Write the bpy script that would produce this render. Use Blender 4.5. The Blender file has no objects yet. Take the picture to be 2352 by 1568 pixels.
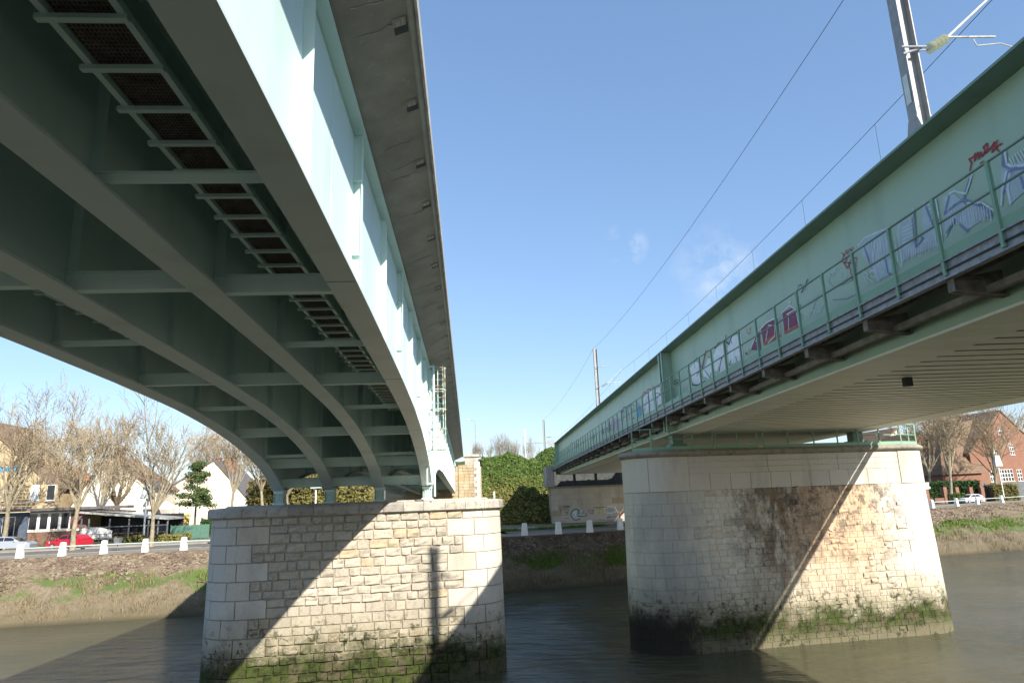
import bpy, bmesh, math, random
from mathutils import Vector, Matrix, noise as mnoise
random.seed(7)
R = math.radians
scene = bpy.context.scene
COL = scene.collection

# ------------------------------------------------------------------ camera, sky, sun, exposure
CZ = 8.0
PITCH, ROLL, FPX = R(12.9), R(2.1), 1568.0
F_ = Vector((0, math.cos(PITCH), math.sin(PITCH)))
R0 = Vector((1, 0, 0)); U0 = Vector((0, -math.sin(PITCH), math.cos(PITCH)))
RR = R0*math.cos(ROLL) - U0*math.sin(ROLL)
UU = R0*math.sin(ROLL) + U0*math.cos(ROLL)
cam_d = bpy.data.cameras.new('camera'); cam = bpy.data.objects.new('camera', cam_d); COL.objects.link(cam)
cam_d.lens = 24; cam_d.sensor_width = 36; cam_d.clip_start = .1; cam_d.clip_end = 3000
m = Matrix((RR, UU, -F_)).transposed().to_4x4(); m.translation = Vector((0, 0, CZ)); cam.matrix_world = m
scene.camera = cam
scene.render.resolution_x = 1024; scene.render.resolution_y = 682

SUN = Vector((1.069, -1.503, 1.18)).normalized()
sun_el = math.asin(SUN.z); sun_az = math.atan2(SUN.x, SUN.y)
sd = bpy.data.lights.new('sun', 'SUN'); sd.energy = 3.7; sd.angle = R(.55); sd.color = (1, .93, .82)
so = bpy.data.objects.new('sun', sd); COL.objects.link(so)
so.rotation_euler = SUN.to_track_quat('Z', 'Y').to_euler(); so.location = (40, -60, 60)
world = bpy.data.worlds.new('World'); scene.world = world; world.use_nodes = True
wn = world.node_tree; wn.nodes.clear()
def wnode(t, **k):
    n = wn.nodes.new(t)
    for a, b in k.items(): setattr(n, a, b)
    return n
sky = wnode('ShaderNodeTexSky', sky_type='NISHITA', sun_disc=False)
sky.sun_elevation = sun_el; sky.sun_rotation = sun_az; sky.air_density = 1.0; sky.dust_density = .7; sky.ozone_density = 4.0
bg = wnode('ShaderNodeBackground'); bg.inputs['Strength'].default_value = .14
out = wnode('ShaderNodeOutputWorld')
tc = wnode('ShaderNodeTexCoord')
n1 = wnode('ShaderNodeTexNoise'); n1.inputs['Scale'].default_value = 22; n1.inputs['Detail'].default_value = 8; n1.inputs['Roughness'].default_value = .6
L = wn.links.new
L(tc.outputs['Generated'], n1.inputs['Vector'])
def wm(op, a_, b_):
    q = wnode('ShaderNodeMath', operation=op)
    for i_, v_ in enumerate((a_, b_)):
        if isinstance(v_, (int, float)): q.inputs[i_].default_value = v_
        else: L(v_, q.inputs[i_])
    return q.outputs[0]
masks = None
for dv, rad, amt in (((.1663, .9236, .3454), .036, .7), ((.296, .908, .297), .075, .42), ((-.35, .9, .25), .09, .25), ((.75, .6, .28), .12, .7), ((-.8, .5, .3), .2, .7), ((.3, -.9, .4), .3, .8)):
    d_ = wnode('ShaderNodeVectorMath', operation='DISTANCE'); L(tc.outputs['Generated'], d_.inputs[0]); d_.inputs[1].default_value = Vector(dv).normalized()
    r_ = wnode('ShaderNodeMapRange'); L(d_.outputs['Value'], r_.inputs['Value']); r_.inputs['From Min'].default_value = 0; r_.inputs['From Max'].default_value = rad; r_.inputs['To Min'].default_value = amt; r_.inputs['To Max'].default_value = 0
    masks = r_.outputs['Result'] if masks is None else wm('MAXIMUM', masks, r_.outputs['Result'])
cl = wnode('ShaderNodeMapRange'); cl.inputs['From Min'].default_value = .46; cl.inputs['From Max'].default_value = .72
L(n1.outputs['Fac'], cl.inputs['Value'])
fac = wm('MULTIPLY', wm('MULTIPLY', cl.outputs['Result'], masks), 1.5)
mx = wnode('ShaderNodeMix', data_type='RGBA'); mx.clamp_factor = True; mx.inputs['B'].default_value = (2.6, 2.8, 3.1, 1)
L(fac, mx.inputs['Factor'])
hs = wnode('ShaderNodeHueSaturation'); hs.inputs['Saturation'].default_value = 1.2
gm = wnode('ShaderNodeGamma'); gm.inputs['Gamma'].default_value = .62; tn = wnode('ShaderNodeMix', data_type='RGBA', blend_type='MULTIPLY'); tn.inputs['Factor'].default_value = 1; tn.inputs['B'].default_value = (1.0, 1.0, 1.05, 1); L(sky.outputs['Color'], gm.inputs['Color']); L(gm.outputs['Color'], tn.inputs['A']); L(tn.outputs['Result'], hs.inputs['Color'])
L(hs.outputs['Color'], mx.inputs['A']); L(mx.outputs['Result'], bg.inputs['Color']); L(bg.outputs['Background'], out.inputs['Surface'])
vs = scene.view_settings
scene.display_settings.display_device = 'sRGB'
vs.view_transform = 'Standard'; vs.look = 'None'; vs.exposure = 1.38; vs.gamma = 1; vs.use_curve_mapping = False
scene.render.engine = 'CYCLES'
scene.cycles.max_bounces = 7; scene.cycles.diffuse_bounces = 5; scene.cycles.caustics_reflective = True; scene.cycles.blur_glossy = 1.5; scene.cycles.sample_clamp_indirect = 6; scene.cycles.caustics_refractive = False

# ------------------------------------------------------------------ pixel helpers (2352 x 1568 grid)
def ray(x, y): return F_ + RR*((x-1176)/FPX) + UU*((784-y)/FPX)
ORG = Vector((0, 0, CZ))
def at(x, y, Y): r = ray(x, y); return ORG + r*(Y/r.y)
def atz(x, y, z): r = ray(x, y); return ORG + r*((z-CZ)/r.z)
TL, TR = R(-4.0), R(-2.6)
def WL(a, s, h): return Vector((a*math.cos(TL)+s*math.sin(TL), -a*math.sin(TL)+s*math.cos(TL), CZ+h))
def WR(a, s, h): return Vector((a*math.cos(TR)+s*math.sin(TR), -a*math.sin(TR)+s*math.cos(TR), CZ+h))
def atlat(x, y, a, th):
    r = ray(x, y); lat = r.x*math.cos(th)-r.y*math.sin(th); P = r*(a/lat)
    return P.x*math.sin(th)+P.y*math.cos(th), P.z           # s, h
def ats(x, y, s, th):
    r = ray(x, y); al = r.x*math.sin(th)+r.y*math.cos(th); P = r*(s/al)
    return P.x*math.cos(th)-P.y*math.sin(th), P.z           # a, h

# ------------------------------------------------------------------ object helpers
def tag(o, label=None, cat=None, group=None, kind=None):
    if label: o['label'] = label
    if cat: o['category'] = cat
    if group: o['group'] = group
    if kind: o['kind'] = kind
    return o
def thing(name, label, cat, loc=(0, 0, 0), group=None, rz=0):
    o = bpy.data.objects.new(name, None); COL.objects.link(o); o.location = loc; o.rotation_euler.z = rz
    o.empty_display_size = .3
    return tag(o, label, cat, group)
class MB:
    def __init__(s): s.v = []; s.f = []; s.mi = []
    def add(s, vs, fs, mi=0):
        b = len(s.v); s.v += [tuple(v) for v in vs]
        s.f += [tuple(b+i for i in f) for f in fs]; s.mi += [mi]*len(fs)
    def hexa(s, p, mi=0):   # 4 bottom (ccw) + 4 top
        s.add(p, [(3, 2, 1, 0), (4, 5, 6, 7), (0, 1, 5, 4), (1, 2, 6, 5), (2, 3, 7, 6), (3, 0, 4, 7)], mi)
    def box(s, x0, x1, y0, y1, z0, z1, mi=0):
        s.hexa([(x0, y0, z0), (x1, y0, z0), (x1, y1, z0), (x0, y1, z0), (x0, y0, z1), (x1, y0, z1), (x1, y1, z1), (x0, y1, z1)], mi)
    def fbox(s, fn, a0, a1, s0, s1, h0, h1, mi=0):
        s.hexa([fn(a0, s0, h0), fn(a1, s0, h0), fn(a1, s1, h0), fn(a0, s1, h0), fn(a0, s0, h1), fn(a1, s0, h1), fn(a1, s1, h1), fn(a0, s1, h1)], mi)
    def tube(s, a, b, r, r2=None, n=6, mi=0, cap=True):
        a = Vector(a); b = Vector(b); d = b-a
        if d.length < 1e-5: return
        r2 = r if r2 is None else r2
        q = d.to_track_quat('Z', 'Y'); ring = []
        for P, rr in ((a, r), (b, r2)):
            for i in range(n):
                t = 2*math.pi*i/n; ring.append(P+q @ Vector((math.cos(t)*rr, math.sin(t)*rr, 0)))
        fs = [(i, (i+1) % n, n+(i+1) % n, n+i) for i in range(n)]
        if cap: fs += [tuple(range(n))[::-1], tuple(range(n, 2*n))]
        s.add(ring, fs, mi)
    def path(s, pts, r, n=6, mi=0):
        for a, b in zip(pts[:-1], pts[1:]): s.tube(a, b, r, n=n, mi=mi)
    def build(s, name, mats, parent=None, label=None, cat=None, group=None, kind=None, smooth=False):
        me = bpy.data.meshes.new(name)
        off = Vector((0, 0, 0))
        pm = None
        if parent is not None:
            pm = wmat(parent).inverted()
            me.from_pydata([tuple(pm @ Vector(v)) for v in s.v], [], s.f)
        else:
            # own origin at base centre
            xs = [v[0] for v in s.v]; ys = [v[1] for v in s.v]; zs = [v[2] for v in s.v]
            off = Vector(((min(xs)+max(xs))/2, (min(ys)+max(ys))/2, min(zs)))
            me.from_pydata([tuple(Vector(v)-off) for v in s.v], [], s.f)
        if not isinstance(mats, (list, tuple)): mats = [mats]
        for mt in mats: me.materials.append(mt)
        if len(mats) > 1: me.polygons.foreach_set('material_index', s.mi)
        if smooth: me.polygons.foreach_set('use_smooth', [True]*len(s.f))
        o = bpy.data.objects.new(name, me); COL.objects.link(o)
        if parent is not None: o.parent = parent
        else: o.location = off
        return tag(o, label, cat, group, kind)
def wmat(o):
    mt = Matrix.LocRotScale(o.location, o.rotation_euler, o.scale)
    return wmat(o.parent) @ mt if o.parent else mt
def inst(src, parent, loc, rz=0, scale=(1, 1, 1), name=None):
    o = src.copy(); COL.objects.link(o); o.parent = parent
    o.location = wmat(parent).inverted() @ Vector(loc) if parent else loc
    o.rotation_euler = (0, 0, rz); o.scale = scale
    return o
def local_part(mb, name, mats, parent, loc, rz=0, **k):   # mb in local coords, placed at world loc
    o = mb.build(name, mats, None, **k)
    shift = o.location.copy()
    for v in o.data.vertices: v.co += shift
    o.parent = parent; o.location = (wmat(parent).inverted() @ Vector(loc)) if parent else Vector(loc); o.rotation_euler = (0, 0, rz)
    return o
def copy_tree(o, parent=None):
    c = o.copy(); COL.objects.link(c); c.parent = parent
    for ch in [q for q in bpy.data.objects if q.parent == o]: copy_tree(ch, c)
    return c

# ------------------------------------------------------------------ material helpers
class NT:
    def __init__(s, name, rough=.7, metal=0, spec=.4):
        s.m = bpy.data.materials.new(name); s.m.use_nodes = True; s.t = s.m.node_tree
        s.b = s.t.nodes['Principled BSDF']; s.b.inputs['Roughness'].default_value = rough; s.b.inputs['Metallic'].default_value = metal
        s.b.inputs['Specular IOR Level'].default_value = spec
        s.g = s.t.nodes.new('ShaderNodeNewGeometry')
    def l(s, a, b): s.t.links.new(a, b)
    def n(s, t, **k):
        q = s.t.nodes.new(t)
        for a, b in k.items(): setattr(q, a, b)
        return q
    def noise(s, scale, detail=4, st=(1, 1, 1), rough=.55, off=(0, 0, 0)):
        mpn = s.n('ShaderNodeMapping'); mpn.inputs['Scale'].default_value = st; mpn.inputs['Location'].default_value = off
        s.l(s.g.outputs['Position'], mpn.inputs['Vector'])
        q = s.n('ShaderNodeTexNoise'); q.inputs['Scale'].default_value = scale; q.inputs['Detail'].default_value = detail; q.inputs['Roughness'].default_value = rough
        s.l(mpn.outputs['Vector'], q.inputs['Vector']); return q.outputs['Fac']
    def rng(s, v, a, b, c=0., d=1.):
        q = s.n('ShaderNodeMapRange'); q.clamp = True
        for k_, x in zip(('From Min', 'From Max', 'To Min', 'To Max'), (a, b, c, d)): q.inputs[k_].default_value = x
        s.l(v, q.inputs['Value']); return q.outputs['Result']
    def mix(s, f, a, b, bt='MIX'):
        q = s.n('ShaderNodeMix', data_type='RGBA', blend_type=bt)
        for k_, x in (('Factor', f), ('A', a), ('B', b)):
            if isinstance(x, (int, float)): q.inputs[k_].default_value = x
            elif isinstance(x, (tuple, list)): q.inputs[k_].default_value = (*x, 1)
            else: s.l(x, q.inputs[k_])
        return q.outputs['Result']
    def math(s, op, a, b=None, clamp=False):
        q = s.n('ShaderNodeMath', operation=op); q.use_clamp = clamp
        for i, x in enumerate((a, b)):
            if x is None: continue
            if isinstance(x, (int, float)): q.inputs[i].default_value = x
            else: s.l(x, q.inputs[i])
        return q.outputs[0]
    def xyz(s):
        q = s.n('ShaderNodeSeparateXYZ'); s.l(s.g.outputs['Position'], q.inputs[0]); return q.outputs
    def rand(s):
        q = s.n('ShaderNodeObjectInfo'); return q.outputs['Random']
    def island(s): return s.g.outputs['Random Per Island']
    def col(s, c):
        if isinstance(c, (tuple, list)): s.b.inputs['Base Color'].default_value = (*c, 1)
        else: s.l(c, s.b.inputs['Base Color'])
        return s
    def bump(s, v, st=.3, d=.02):
        q = s.n('ShaderNodeBump'); q.inputs['Strength'].default_value = st; q.inputs['Distance'].default_value = d
        s.l(v, q.inputs['Height']); s.l(q.outputs['Normal'], s.b.inputs['Normal']); return s
def simple(name, c, rough=.7, metal=0, var=.12, scale=3., bump=0, bs=20, spec=.4):
    t = NT(name, rough, metal, spec)
    f = t.rng(t.noise(scale, 5), .3, .7)
    t.col(t.mix(f, tuple(x*(1-var) for x in c), tuple(min(1, x*(1+var)) for x in c)))
    if bump: t.bump(t.noise(bs, 5), bump, .02)
    return t.m

# --- bridge paints
def paint(name, c, dirt, amt=.35, lo=.52, hi=.75, rough=.45):
    t = NT(name, rough)
    a = t.rng(t.noise(.9, 6, (1, 1, .35)), lo, hi, 0, amt)
    b = t.rng(t.noise(14, 4), .6, .8, 0, amt*.5)
    c1 = t.mix(a, c, dirt); c2 = t.mix(b, c1, dirt)
    f = t.rng(t.noise(.25, 2), .35, .65)
    t.col(t.mix(f, c2, tuple(x*.9 for x in c), 'MIX') if False else c2)
    t.bump(t.noise(3, 3), .05, .01)
    return t.m
M = {}
M['teal'] = paint('pale_teal_paint', (.62, .785, .745), (.37, .47, .45), .36)
M['dusty'] = paint('dusty_flange_paint', (.58, .67, .67), (.38, .44, .44), .5)
M['green'] = paint('sage_green_paint', (.36, .48, .36), (.22, .29, .23), .4)
M['green_dk'] = paint('dull_green_paint', (.17, .255, .195), (.08, .12, .09), .5)
M['green_rail'] = paint('rail_green_paint', (.21, .37, .25), (.1, .17, .12), .4)
M['galv'] = simple('galvanised_steel', (.30, .32, .36), .6, .1, .3, 6)
M['galv_lt'] = simple('pale_galvanised_steel', (.42, .42, .39), .5, .2, .2, 5)
M['mast'] = simple('mast_steel', (.28, .285, .29), .6, .2, .15, 4)
M['brownsteel'] = simple('dirty_bracket_steel', (.20, .175, .155), .8, 0, .4, 5)
M['pipe'] = simple('grey_duct', (.24, .215, .19), .7, 0, .3, 4)
M['grate'] = simple('rusty_mesh', (.12, .09, .075), .8, .2, .5, 10)
M['black'] = simple('black_plastic', (.015, .015, .017), .5)
M['white'] = simple('white_paint', (.72, .72, .69), .6, 0, .12, 6)
M['glassins'] = simple('insulator_glass', (.55, .56, .45), .15, 0, .1, spec=.8)
t = NT('rusty_ladder_paint', .6); f = t.rng(t.noise(9, 5, (1, 1, .5)), .47, .58)
t.col(t.mix(f, (.42, .6, .55), (.30, .15, .06))); M['rustladder'] = t.m
t = NT('cream_soffit_paint', .6); f = t.rng(t.noise(1.2, 6, (.4, 1.5, 1)), .42, .72)
t.col(t.mix(f, (.80, .80, .69), (.66, .66, .56))); M['cream'] = t.m
M['groove'] = simple('shaded_soffit_joint', (.17, .16, .12), .9, 0, .3, 3)  # dark colour on rib sides stands in for shade between the ribs
# concrete deck
t = NT('stained_concrete', .9)
f = t.rng(t.noise(1.1, 8, (1, 1, 1), .65), .35, .7); g = t.rng(t.noise(6, 6), .62, .72, 0, .6)
c1 = t.mix(f, (.24, .21, .18), (.33, .30, .26)); t.col(t.mix(g, c1, (.38, .35, .31)))
t.bump(t.noise(12, 6), .2, .01); M['conc'] = t.m
M['fascia'] = simple('pale_fascia_concrete', (.36, .33, .3), .9, 0, .3, 3)
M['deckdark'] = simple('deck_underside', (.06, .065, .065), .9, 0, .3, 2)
# --- stone
def moss_mix(t, c, z0, z1, lowamt=.75):
    P = t.xyz()
    nz = t.math('MULTIPLY', t.math('SUBTRACT', t.noise(.75, 7, (1, 1, 1.1), .68), .5), 3.4)
    zt = t.math('ADD', P[2], nz)
    m1 = t.rng(zt, z0, z1, 1, 0)
    fine = t.rng(t.math('ADD', t.noise(6.5, 6, (1, 1, 1.3), .75), t.rng(zt, z1, z0-.8, -.06, .25)), .42, .52)
    mn = t.noise(1.0, 6, (1, 1, 1.2), .68, (3, 1, 7))
    mcol = t.mix(t.rng(mn, .42, .52), (.085, .07, .042), (.045, .06, .014))
    mcol = t.mix(t.rng(t.noise(2.6, 6, (1, 1, 1.2), .7, (9, 9, 1)), .50, .60), mcol, (.022, .026, .010))
    band = t.rng(t.math('ADD', P[2], t.math('MULTIPLY', nz, .3)), z1*1.55, z1*.75, 0, .62)
    c2 = t.mix(band, c, (.25, .215, .13))
    c2 = t.mix(t.math('MULTIPLY', m1, fine), c2, mcol)
    spots = t.math('MULTIPLY', t.rng(t.noise(2.6, 6, (1, 1, 1), .72, (4, 7, 2)), .55, .60), t.rng(P[2], z1*1.4, z1*.85, 0, .85))
    low = t.rng(t.math('ADD', P[2], t.math('MULTIPLY', nz, .45)), .2, .9, lowamt, 0)
    c2 = t.mix(low, c2, (.17, .15, .10)); return t.mix(spots, c2, (.028, .034, .012))
def stone(name, cols, lich=.5, moss=None, rs=1.0, bump=.5, bands=None, post=None):
    t = NT(name, .9, 0, .2)
    r = t.rand(); isl = t.island()
    rr = t.math('FRACT', t.math('ADD', r, isl))
    c = t.mix(rr, cols[0], cols[1])
    c = t.mix(t.rng(t.math('FRACT', t.math('MULTIPLY', rr, 7.31)), .87, .95), c, cols[2])
    n_ = t.noise(7*rs, 7, rough=.7); c = t.mix(t.rng(n_, .5, .68, 0, lich), c, tuple(x*.35 for x in cols[0]))
    n2 = t.noise(.7, 5, (1, 1, .35), .6); c = t.mix(t.rng(n2, .5, .7, 0, .4), c, (.17, .165, .15))
    if bands: c = bands(t, c)
    if moss: c = moss_mix(t, c, *moss)
    if post: c = post(t, c)
    t.col(c); t.bump(t.noise(11*rs, 8, rough=.7), bump, .045)
    return t.m
M['rock_l'] = stone('rock_faced_limestone', ((.40, .36, .29), (.49, .44, .355), (.47, .38, .26)), .5, (1.3, 2.6, .0), 1, .7)
M['ash_l'] = stone('smooth_ashlar', ((.52, .48, .41), (.55, .51, .44), (.53, .46, .37)), .2, (1.1, 2.3, .15), 1, .25)
M['mortar'] = stone('mortar', ((.34, .30, .25), (.36, .32, .27), (.34, .3, .25)), .3, (1.2, 2.2, 0.))
M['cap'] = stone('weathered_cap_stone', ((.38, .35, .30), (.46, .43, .37), (.3, .28, .25)), .7, None, .6)
def rbands(t, c):
    P = t.xyz(); X = P[0]; Zc = P[2]
    w = t.math('MULTIPLY', t.math('SUBTRACT', t.noise(.55, 6, (1, 1, .5), .65, (5, 2, 9)), .5), 5.)
    xw = t.math('ADD', X, w)
    grey = t.math('MULTIPLY', t.rng(t.math('ABSOLUTE', t.math('SUBTRACT', xw, 8.0)), .6, 2.4, .95, 0), t.rng(Zc, 1.5, 7.8, 1, .5))
    c = t.mix(grey, c, (.24, .25, .25))
    org = t.math('MULTIPLY', t.rng(t.math('ABSOLUTE', t.math('SUBTRACT', xw, 17.6)), 1.6, 3.6, .7, 0), t.rng(Zc, 1.5, 4.5))
    c = t.mix(org, c, (.52, .33, .19))
    brown = t.math('MULTIPLY', t.rng(t.math('ABSOLUTE', t.math('SUBTRACT', xw, 14.2)), .6, 2.4, 1, 0), t.rng(t.noise(1.5, 7, (1, 1, .4), .7), .38, .55, 0, .95))
    brown = t.math('MULTIPLY', brown, t.rng(Zc, 2.0, 5, .2, 1))
    c = t.mix(brown, c, (.19, .125, .075))
    drk = t.math('MULTIPLY', t.rng(t.noise(1.25, 10, (1, 1, .75), .8, (1, 8, 3)), .475, .56, 0, .85), t.math('MULTIPLY', t.rng(Zc, 2.5, 6.5, .25, 1), t.rng(X, 10, 13)))
    c = t.mix(drk, c, (.11, .095, .075))
    wh = t.math('MULTIPLY', t.rng(X, 20.5, 23, 0, .8), t.rng(Zc, 2, 3.5))
    c = t.mix(wh, c, (.62, .59, .54))
    return c
def rpost(t, c):
    P = t.xyz(); X = P[0]; Zc = P[2]
    w = t.math('MULTIPLY', t.math('SUBTRACT', t.noise(.8, 7, (1, 1, .8), .7, (5, 2, 9)), .5), 5.)
    xw = t.math('ADD', X, w)
    blk = t.math('MULTIPLY', t.rng(xw, 8.6, 9.4, 1, 0), t.rng(t.math('ADD', Zc, t.math('MULTIPLY', w, .5)), 1.6, 2.3, .92, 0))
    return t.mix(blk, c, (.025, .022, .018))
M['ash_r'] = stone('coursed_ashlar', ((.58, .54, .45), (.61, .57, .48), (.58, .50, .39)), .25, (1.1, 2.5), 1, .35, rbands, rpost)
M['mortar_r'] = stone('ashlar_mortar', ((.50, .46, .39), (.52, .48, .41), (.48, .44, .37)), .3, (1.0, 2.3), 1, .4, rbands, rpost)
M['casing'] = stone('cream_concrete_casing', ((.54, .50, .43), (.56, .52, .45), (.52, .49, .42)), .12, None, 1, .12)
M['corn'] = stone('mossy_cornice_concrete', ((.27, .25, .2), (.34, .31, .25), (.2, .18, .14)), .6, None, .5)
# nature
t = NT('river_water', .05, 0, .5); t.b.inputs['IOR'].default_value = 1.33
f = t.rng(t.noise(.12, 4), .35, .65)
t.col(t.mix(f, (.088, .082, .046), (.06, .064, .040)))
w1 = t.noise(.55, 4, (1, 2.2, 1), .5); w2 = t.noise(3.2, 4, (1, 2.4, 1), .6, (3, 3, 0))
hsum = t.math('ADD', t.math('MULTIPLY', w1, .6), t.math('MULTIPLY', w2, .14)); hsum = t.math('MULTIPLY', hsum, t.rng(t.noise(.07, 3, off=(2, 5, 0)), .42, .6, .7, 2.2)); t.bump(hsum, 1.0, .26)
M['water'] = t.m
t = NT('muddy_bank', .95, 0, .1)
P = t.xyz()
zt = t.math('ADD', P[2], t.math('MULTIPLY', t.math('SUBTRACT', t.noise(.35, 5), .5), 1.6))
c = t.mix(t.rng(t.noise(2.4, 7, rough=.7), .35, .65), (.135, .105, .07), (.23, .19, .13))
c = t.mix(t.rng(zt, 1.8, .2), c, (.125, .105, .065)); c = t.mix(t.rng(P[2], .35, .0, 0, .8), c, (.05, .045, .03))
gr = t.math('MULTIPLY', t.rng(t.math('ABSOLUTE', t.math('SUBTRACT', zt, 2.35)), .45, .85, 1, 0), t.rng(t.noise(.4, 7, rough=.65), .42, .52))
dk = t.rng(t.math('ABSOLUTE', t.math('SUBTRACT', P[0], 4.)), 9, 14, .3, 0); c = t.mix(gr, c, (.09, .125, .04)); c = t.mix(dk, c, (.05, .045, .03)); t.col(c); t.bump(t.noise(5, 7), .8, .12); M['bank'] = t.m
M['rubble'] = NT('rubble_stone', .95, 0, .1); t = M['rubble']
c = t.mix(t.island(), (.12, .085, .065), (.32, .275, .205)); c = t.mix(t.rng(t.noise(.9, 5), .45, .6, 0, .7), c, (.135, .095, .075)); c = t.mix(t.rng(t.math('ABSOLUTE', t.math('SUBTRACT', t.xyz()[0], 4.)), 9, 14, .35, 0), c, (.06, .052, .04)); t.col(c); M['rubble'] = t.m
M['tuft'] = NT('bank_grass', .9, 0, .1); t = M['tuft']; t.col(t.mix(t.island(), (.08, .13, .025), (.16, .22, .05))); M['tuft'] = t.m
M['reed'] = NT('dry_stalks', .9, 0, .1); t = M['reed']; t.col(t.mix(t.island(), (.15, .12, .07), (.26, .21, .125))); M['reed'] = t.m
M['ivy'] = NT('ivy_leaves', .8, 0, .2); t = M['ivy']; t.col(t.mix(t.island(), (.035, .065, .014), (.095, .145, .032))); M['ivy'] = t.m
M['olive'] = NT('brown_green_brush', .9, 0, .1); t = M['olive']; t.col(t.mix(t.island(), (.11, .10, .03), (.19, .18, .06))); M['olive'] = t.m
M['hedge'] = NT('dark_hedge_leaves', .85, 0, .2); t = M['hedge']; t.col(t.mix(t.island(), (.012, .03, .01), (.04, .075, .02))); M['hedge'] = t.m
M['conifer'] = NT('conifer_needles', .85, 0, .1); t = M['conifer']; t.col(t.mix(t.island(), (.03, .06, .02), (.10, .13, .05))); M['conifer'] = t.m
M['bud'] = NT('spring_buds', .8, 0, .1); t = M['bud']; t.col(t.mix(t.island(), (.36, .25, .15), (.34, .29, .18))); M['bud'] = t.m
M['yellow'] = NT('yellow_shrub_leaves', .8); t = M['yellow']; t.col(t.mix(t.island(), (.35, .24, .03), (.45, .36, .06))); M['yellow'] = t.m
M['bark'] = simple('pale_plane_bark', (.25, .215, .145), .9, 0, .35, 3, .4, 14)
M['twig'] = simple('twig_bark', (.27, .225, .155), .9, 0, .25, 2)
M['darkbark'] = simple('dark_bark', (.13, .105, .07), .9, 0, .3, 3)
M['earth'] = simple('embankment_earth', (.07, .075, .03), .95, 0, .3, 1.5)
M['ground'] = simple('verge_ground', (.12, .115, .07), .95, 0, .3, .4)
M['asphalt'] = simple('worn_asphalt', (.13, .125, .115), .95, 0, .2, .8, .3, 30)
M['pave'] = simple('pale_pavement', (.25, .235, .205), .95, 0, .2, 1.2)
M['gravel'] = simple('quay_gravel', (.22, .195, .15), .95, 0, .25, 2.5, .5, 30)
def brickmat(name, c1, c2, mort, sc=2.2):
    t = NT(name, .9, 0, .2)
    b = t.n('ShaderNodeTexBrick'); b.inputs['Scale'].default_value = sc; b.inputs['Color1'].default_value = (*c1, 1); b.inputs['Color2'].default_value = (*c2, 1); b.inputs['Mortar'].default_value = (*mort, 1)
    b.inputs['Mortar Size'].default_value = .012
    mpn = t.n('ShaderNodeMapping'); mpn.inputs['Rotation'].default_value = (R(90), 0, 0); t.l(t.g.outputs['Position'], mpn.inputs['Vector']); t.l(mpn.outputs['Vector'], b.inputs['Vector'])
    t.col(t.mix(t.rng(t.noise(1, 5), .3, .7, 0, .35), b.outputs['Color'], tuple(x*.6 for x in c1))); return t.m
M['brick'] = brickmat('red_brick', (.22, .105, .07), (.27, .135, .09), (.26, .22, .18))
M['brick_dk'] = brickmat('brown_brick', (.19, .10, .07), (.24, .13, .09), (.2, .17, .14))
M['render'] = simple('cream_render', (.66, .60, .49), .9, 0, .08, .6)
M['beige'] = simple('beige_cladding', (.45, .35, .21), .9, 0, .15, 2)
M['roof'] = simple('brown_tile_roof', (.17, .115, .075), .9, 0, .3, 2.5, .5, 8)
M['roof_grey'] = simple('grey_slate_roof', (.12, .11, .11), .8, 0, .25, 2)
M['orange'] = simple('orange_roof_tile', (.36, .15, .07), .9, 0, .2, 2)
M['bluegrey'] = simple('blue_grey_wall', (.07, .09, .125), .8, 0, .2, 2)
M['window'] = simple('dark_window_glass', (.012, .014, .018), .06, 0, .3, 1, spec=.9)
M['curtain'] = simple('white_shutter', (.78, .78, .76), .7, 0, .05)
M['awning'] = simple('white_canopy', (.74, .75, .74), .7, 0, .05)
M['wine'] = simple('wine_panel', (.17, .075, .07), .7)
M['greenfence'] = simple('green_mesh_fence', (.06, .14, .105), .7)
M['timber'] = simple('grey_timber', (.13, .14, .15), .9, 0, .25, 3)
M['bluesheet'] = simple('blue_sheet', (.05, .3, .5), .6)
M['carred'] = simple('red_car_paint', (.42, .015, .03), .25, .1, .03, 1, spec=.7)
M['carsilver'] = simple('silver_car_paint', (.42, .46, .52), .25, .4, .03, 1, spec=.7)
M['carwhite'] = simple('white_car_paint', (.72, .73, .75), .25, 0, .02, 1, spec=.7)
M['tyre'] = simple('tyre_rubber', (.02, .02, .02), .9)
M['rim'] = simple('wheel_rim', (.5, .5, .52), .3, .6)
M['lamp'] = simple('lamp_lens', (.7, .7, .72), .15, 0, .02, spec=.9)
M['redlens'] = simple('tail_lens', (.4, .01, .01), .2)
M['sticker'] = simple('pale_sticker', (.55, .6, .58), .6)

# ------------------------------------------------------------------ ground, river, banks
QUAY = [(-95, 47), (-60, 55.5), (-42.3, 60.0), (-29.7, 62.7), (-15, 64.6), (.5, 66.5), (10.1, 70.4), (30, 81), (46, 91), (58, 99), (75.8, 110.5), (120, 140)]
WATL = [(-95, 40), (-60, 48.2), (-38.4, 53.3), (-24.5, 56.2), (-13, 60), (-1.4, 63.0), (9.7, 66.2), (28, 73), (40, 77.6), (47, 79.6), (57.7, 82.0), (110, 95)]
def QZ(x): return 4.5
mb = MB(); mb.add([(-700, -300, 0), (700, -300, 0), (700, 300, 0), (-700, 300, 0)], [(0, 1, 2, 3)])
mb.build('river_water', M['water'], kind='structure')
def lerp_poly(P, t):
    n = len(P)-1; i = min(int(t*n), n-1); f = t*n-i
    return Vector((P[i][0]*(1-f)+P[i+1][0]*f, P[i][1]*(1-f)+P[i+1][1]*f))
def bankpt(t, v):      # v 0 quay edge .. 1 waterline (beyond 1 under water)
    q = lerp_poly(QUAY, t); w = lerp_poly(WATL, t)
    p = q.lerp(w, v); z = QZ(q.x)*(1-v)**(.82)
    if v > 1: z = -(v-1)*6
    return p, z
mb = MB(); NTT, NV = 520, 34
ve = []
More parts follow.
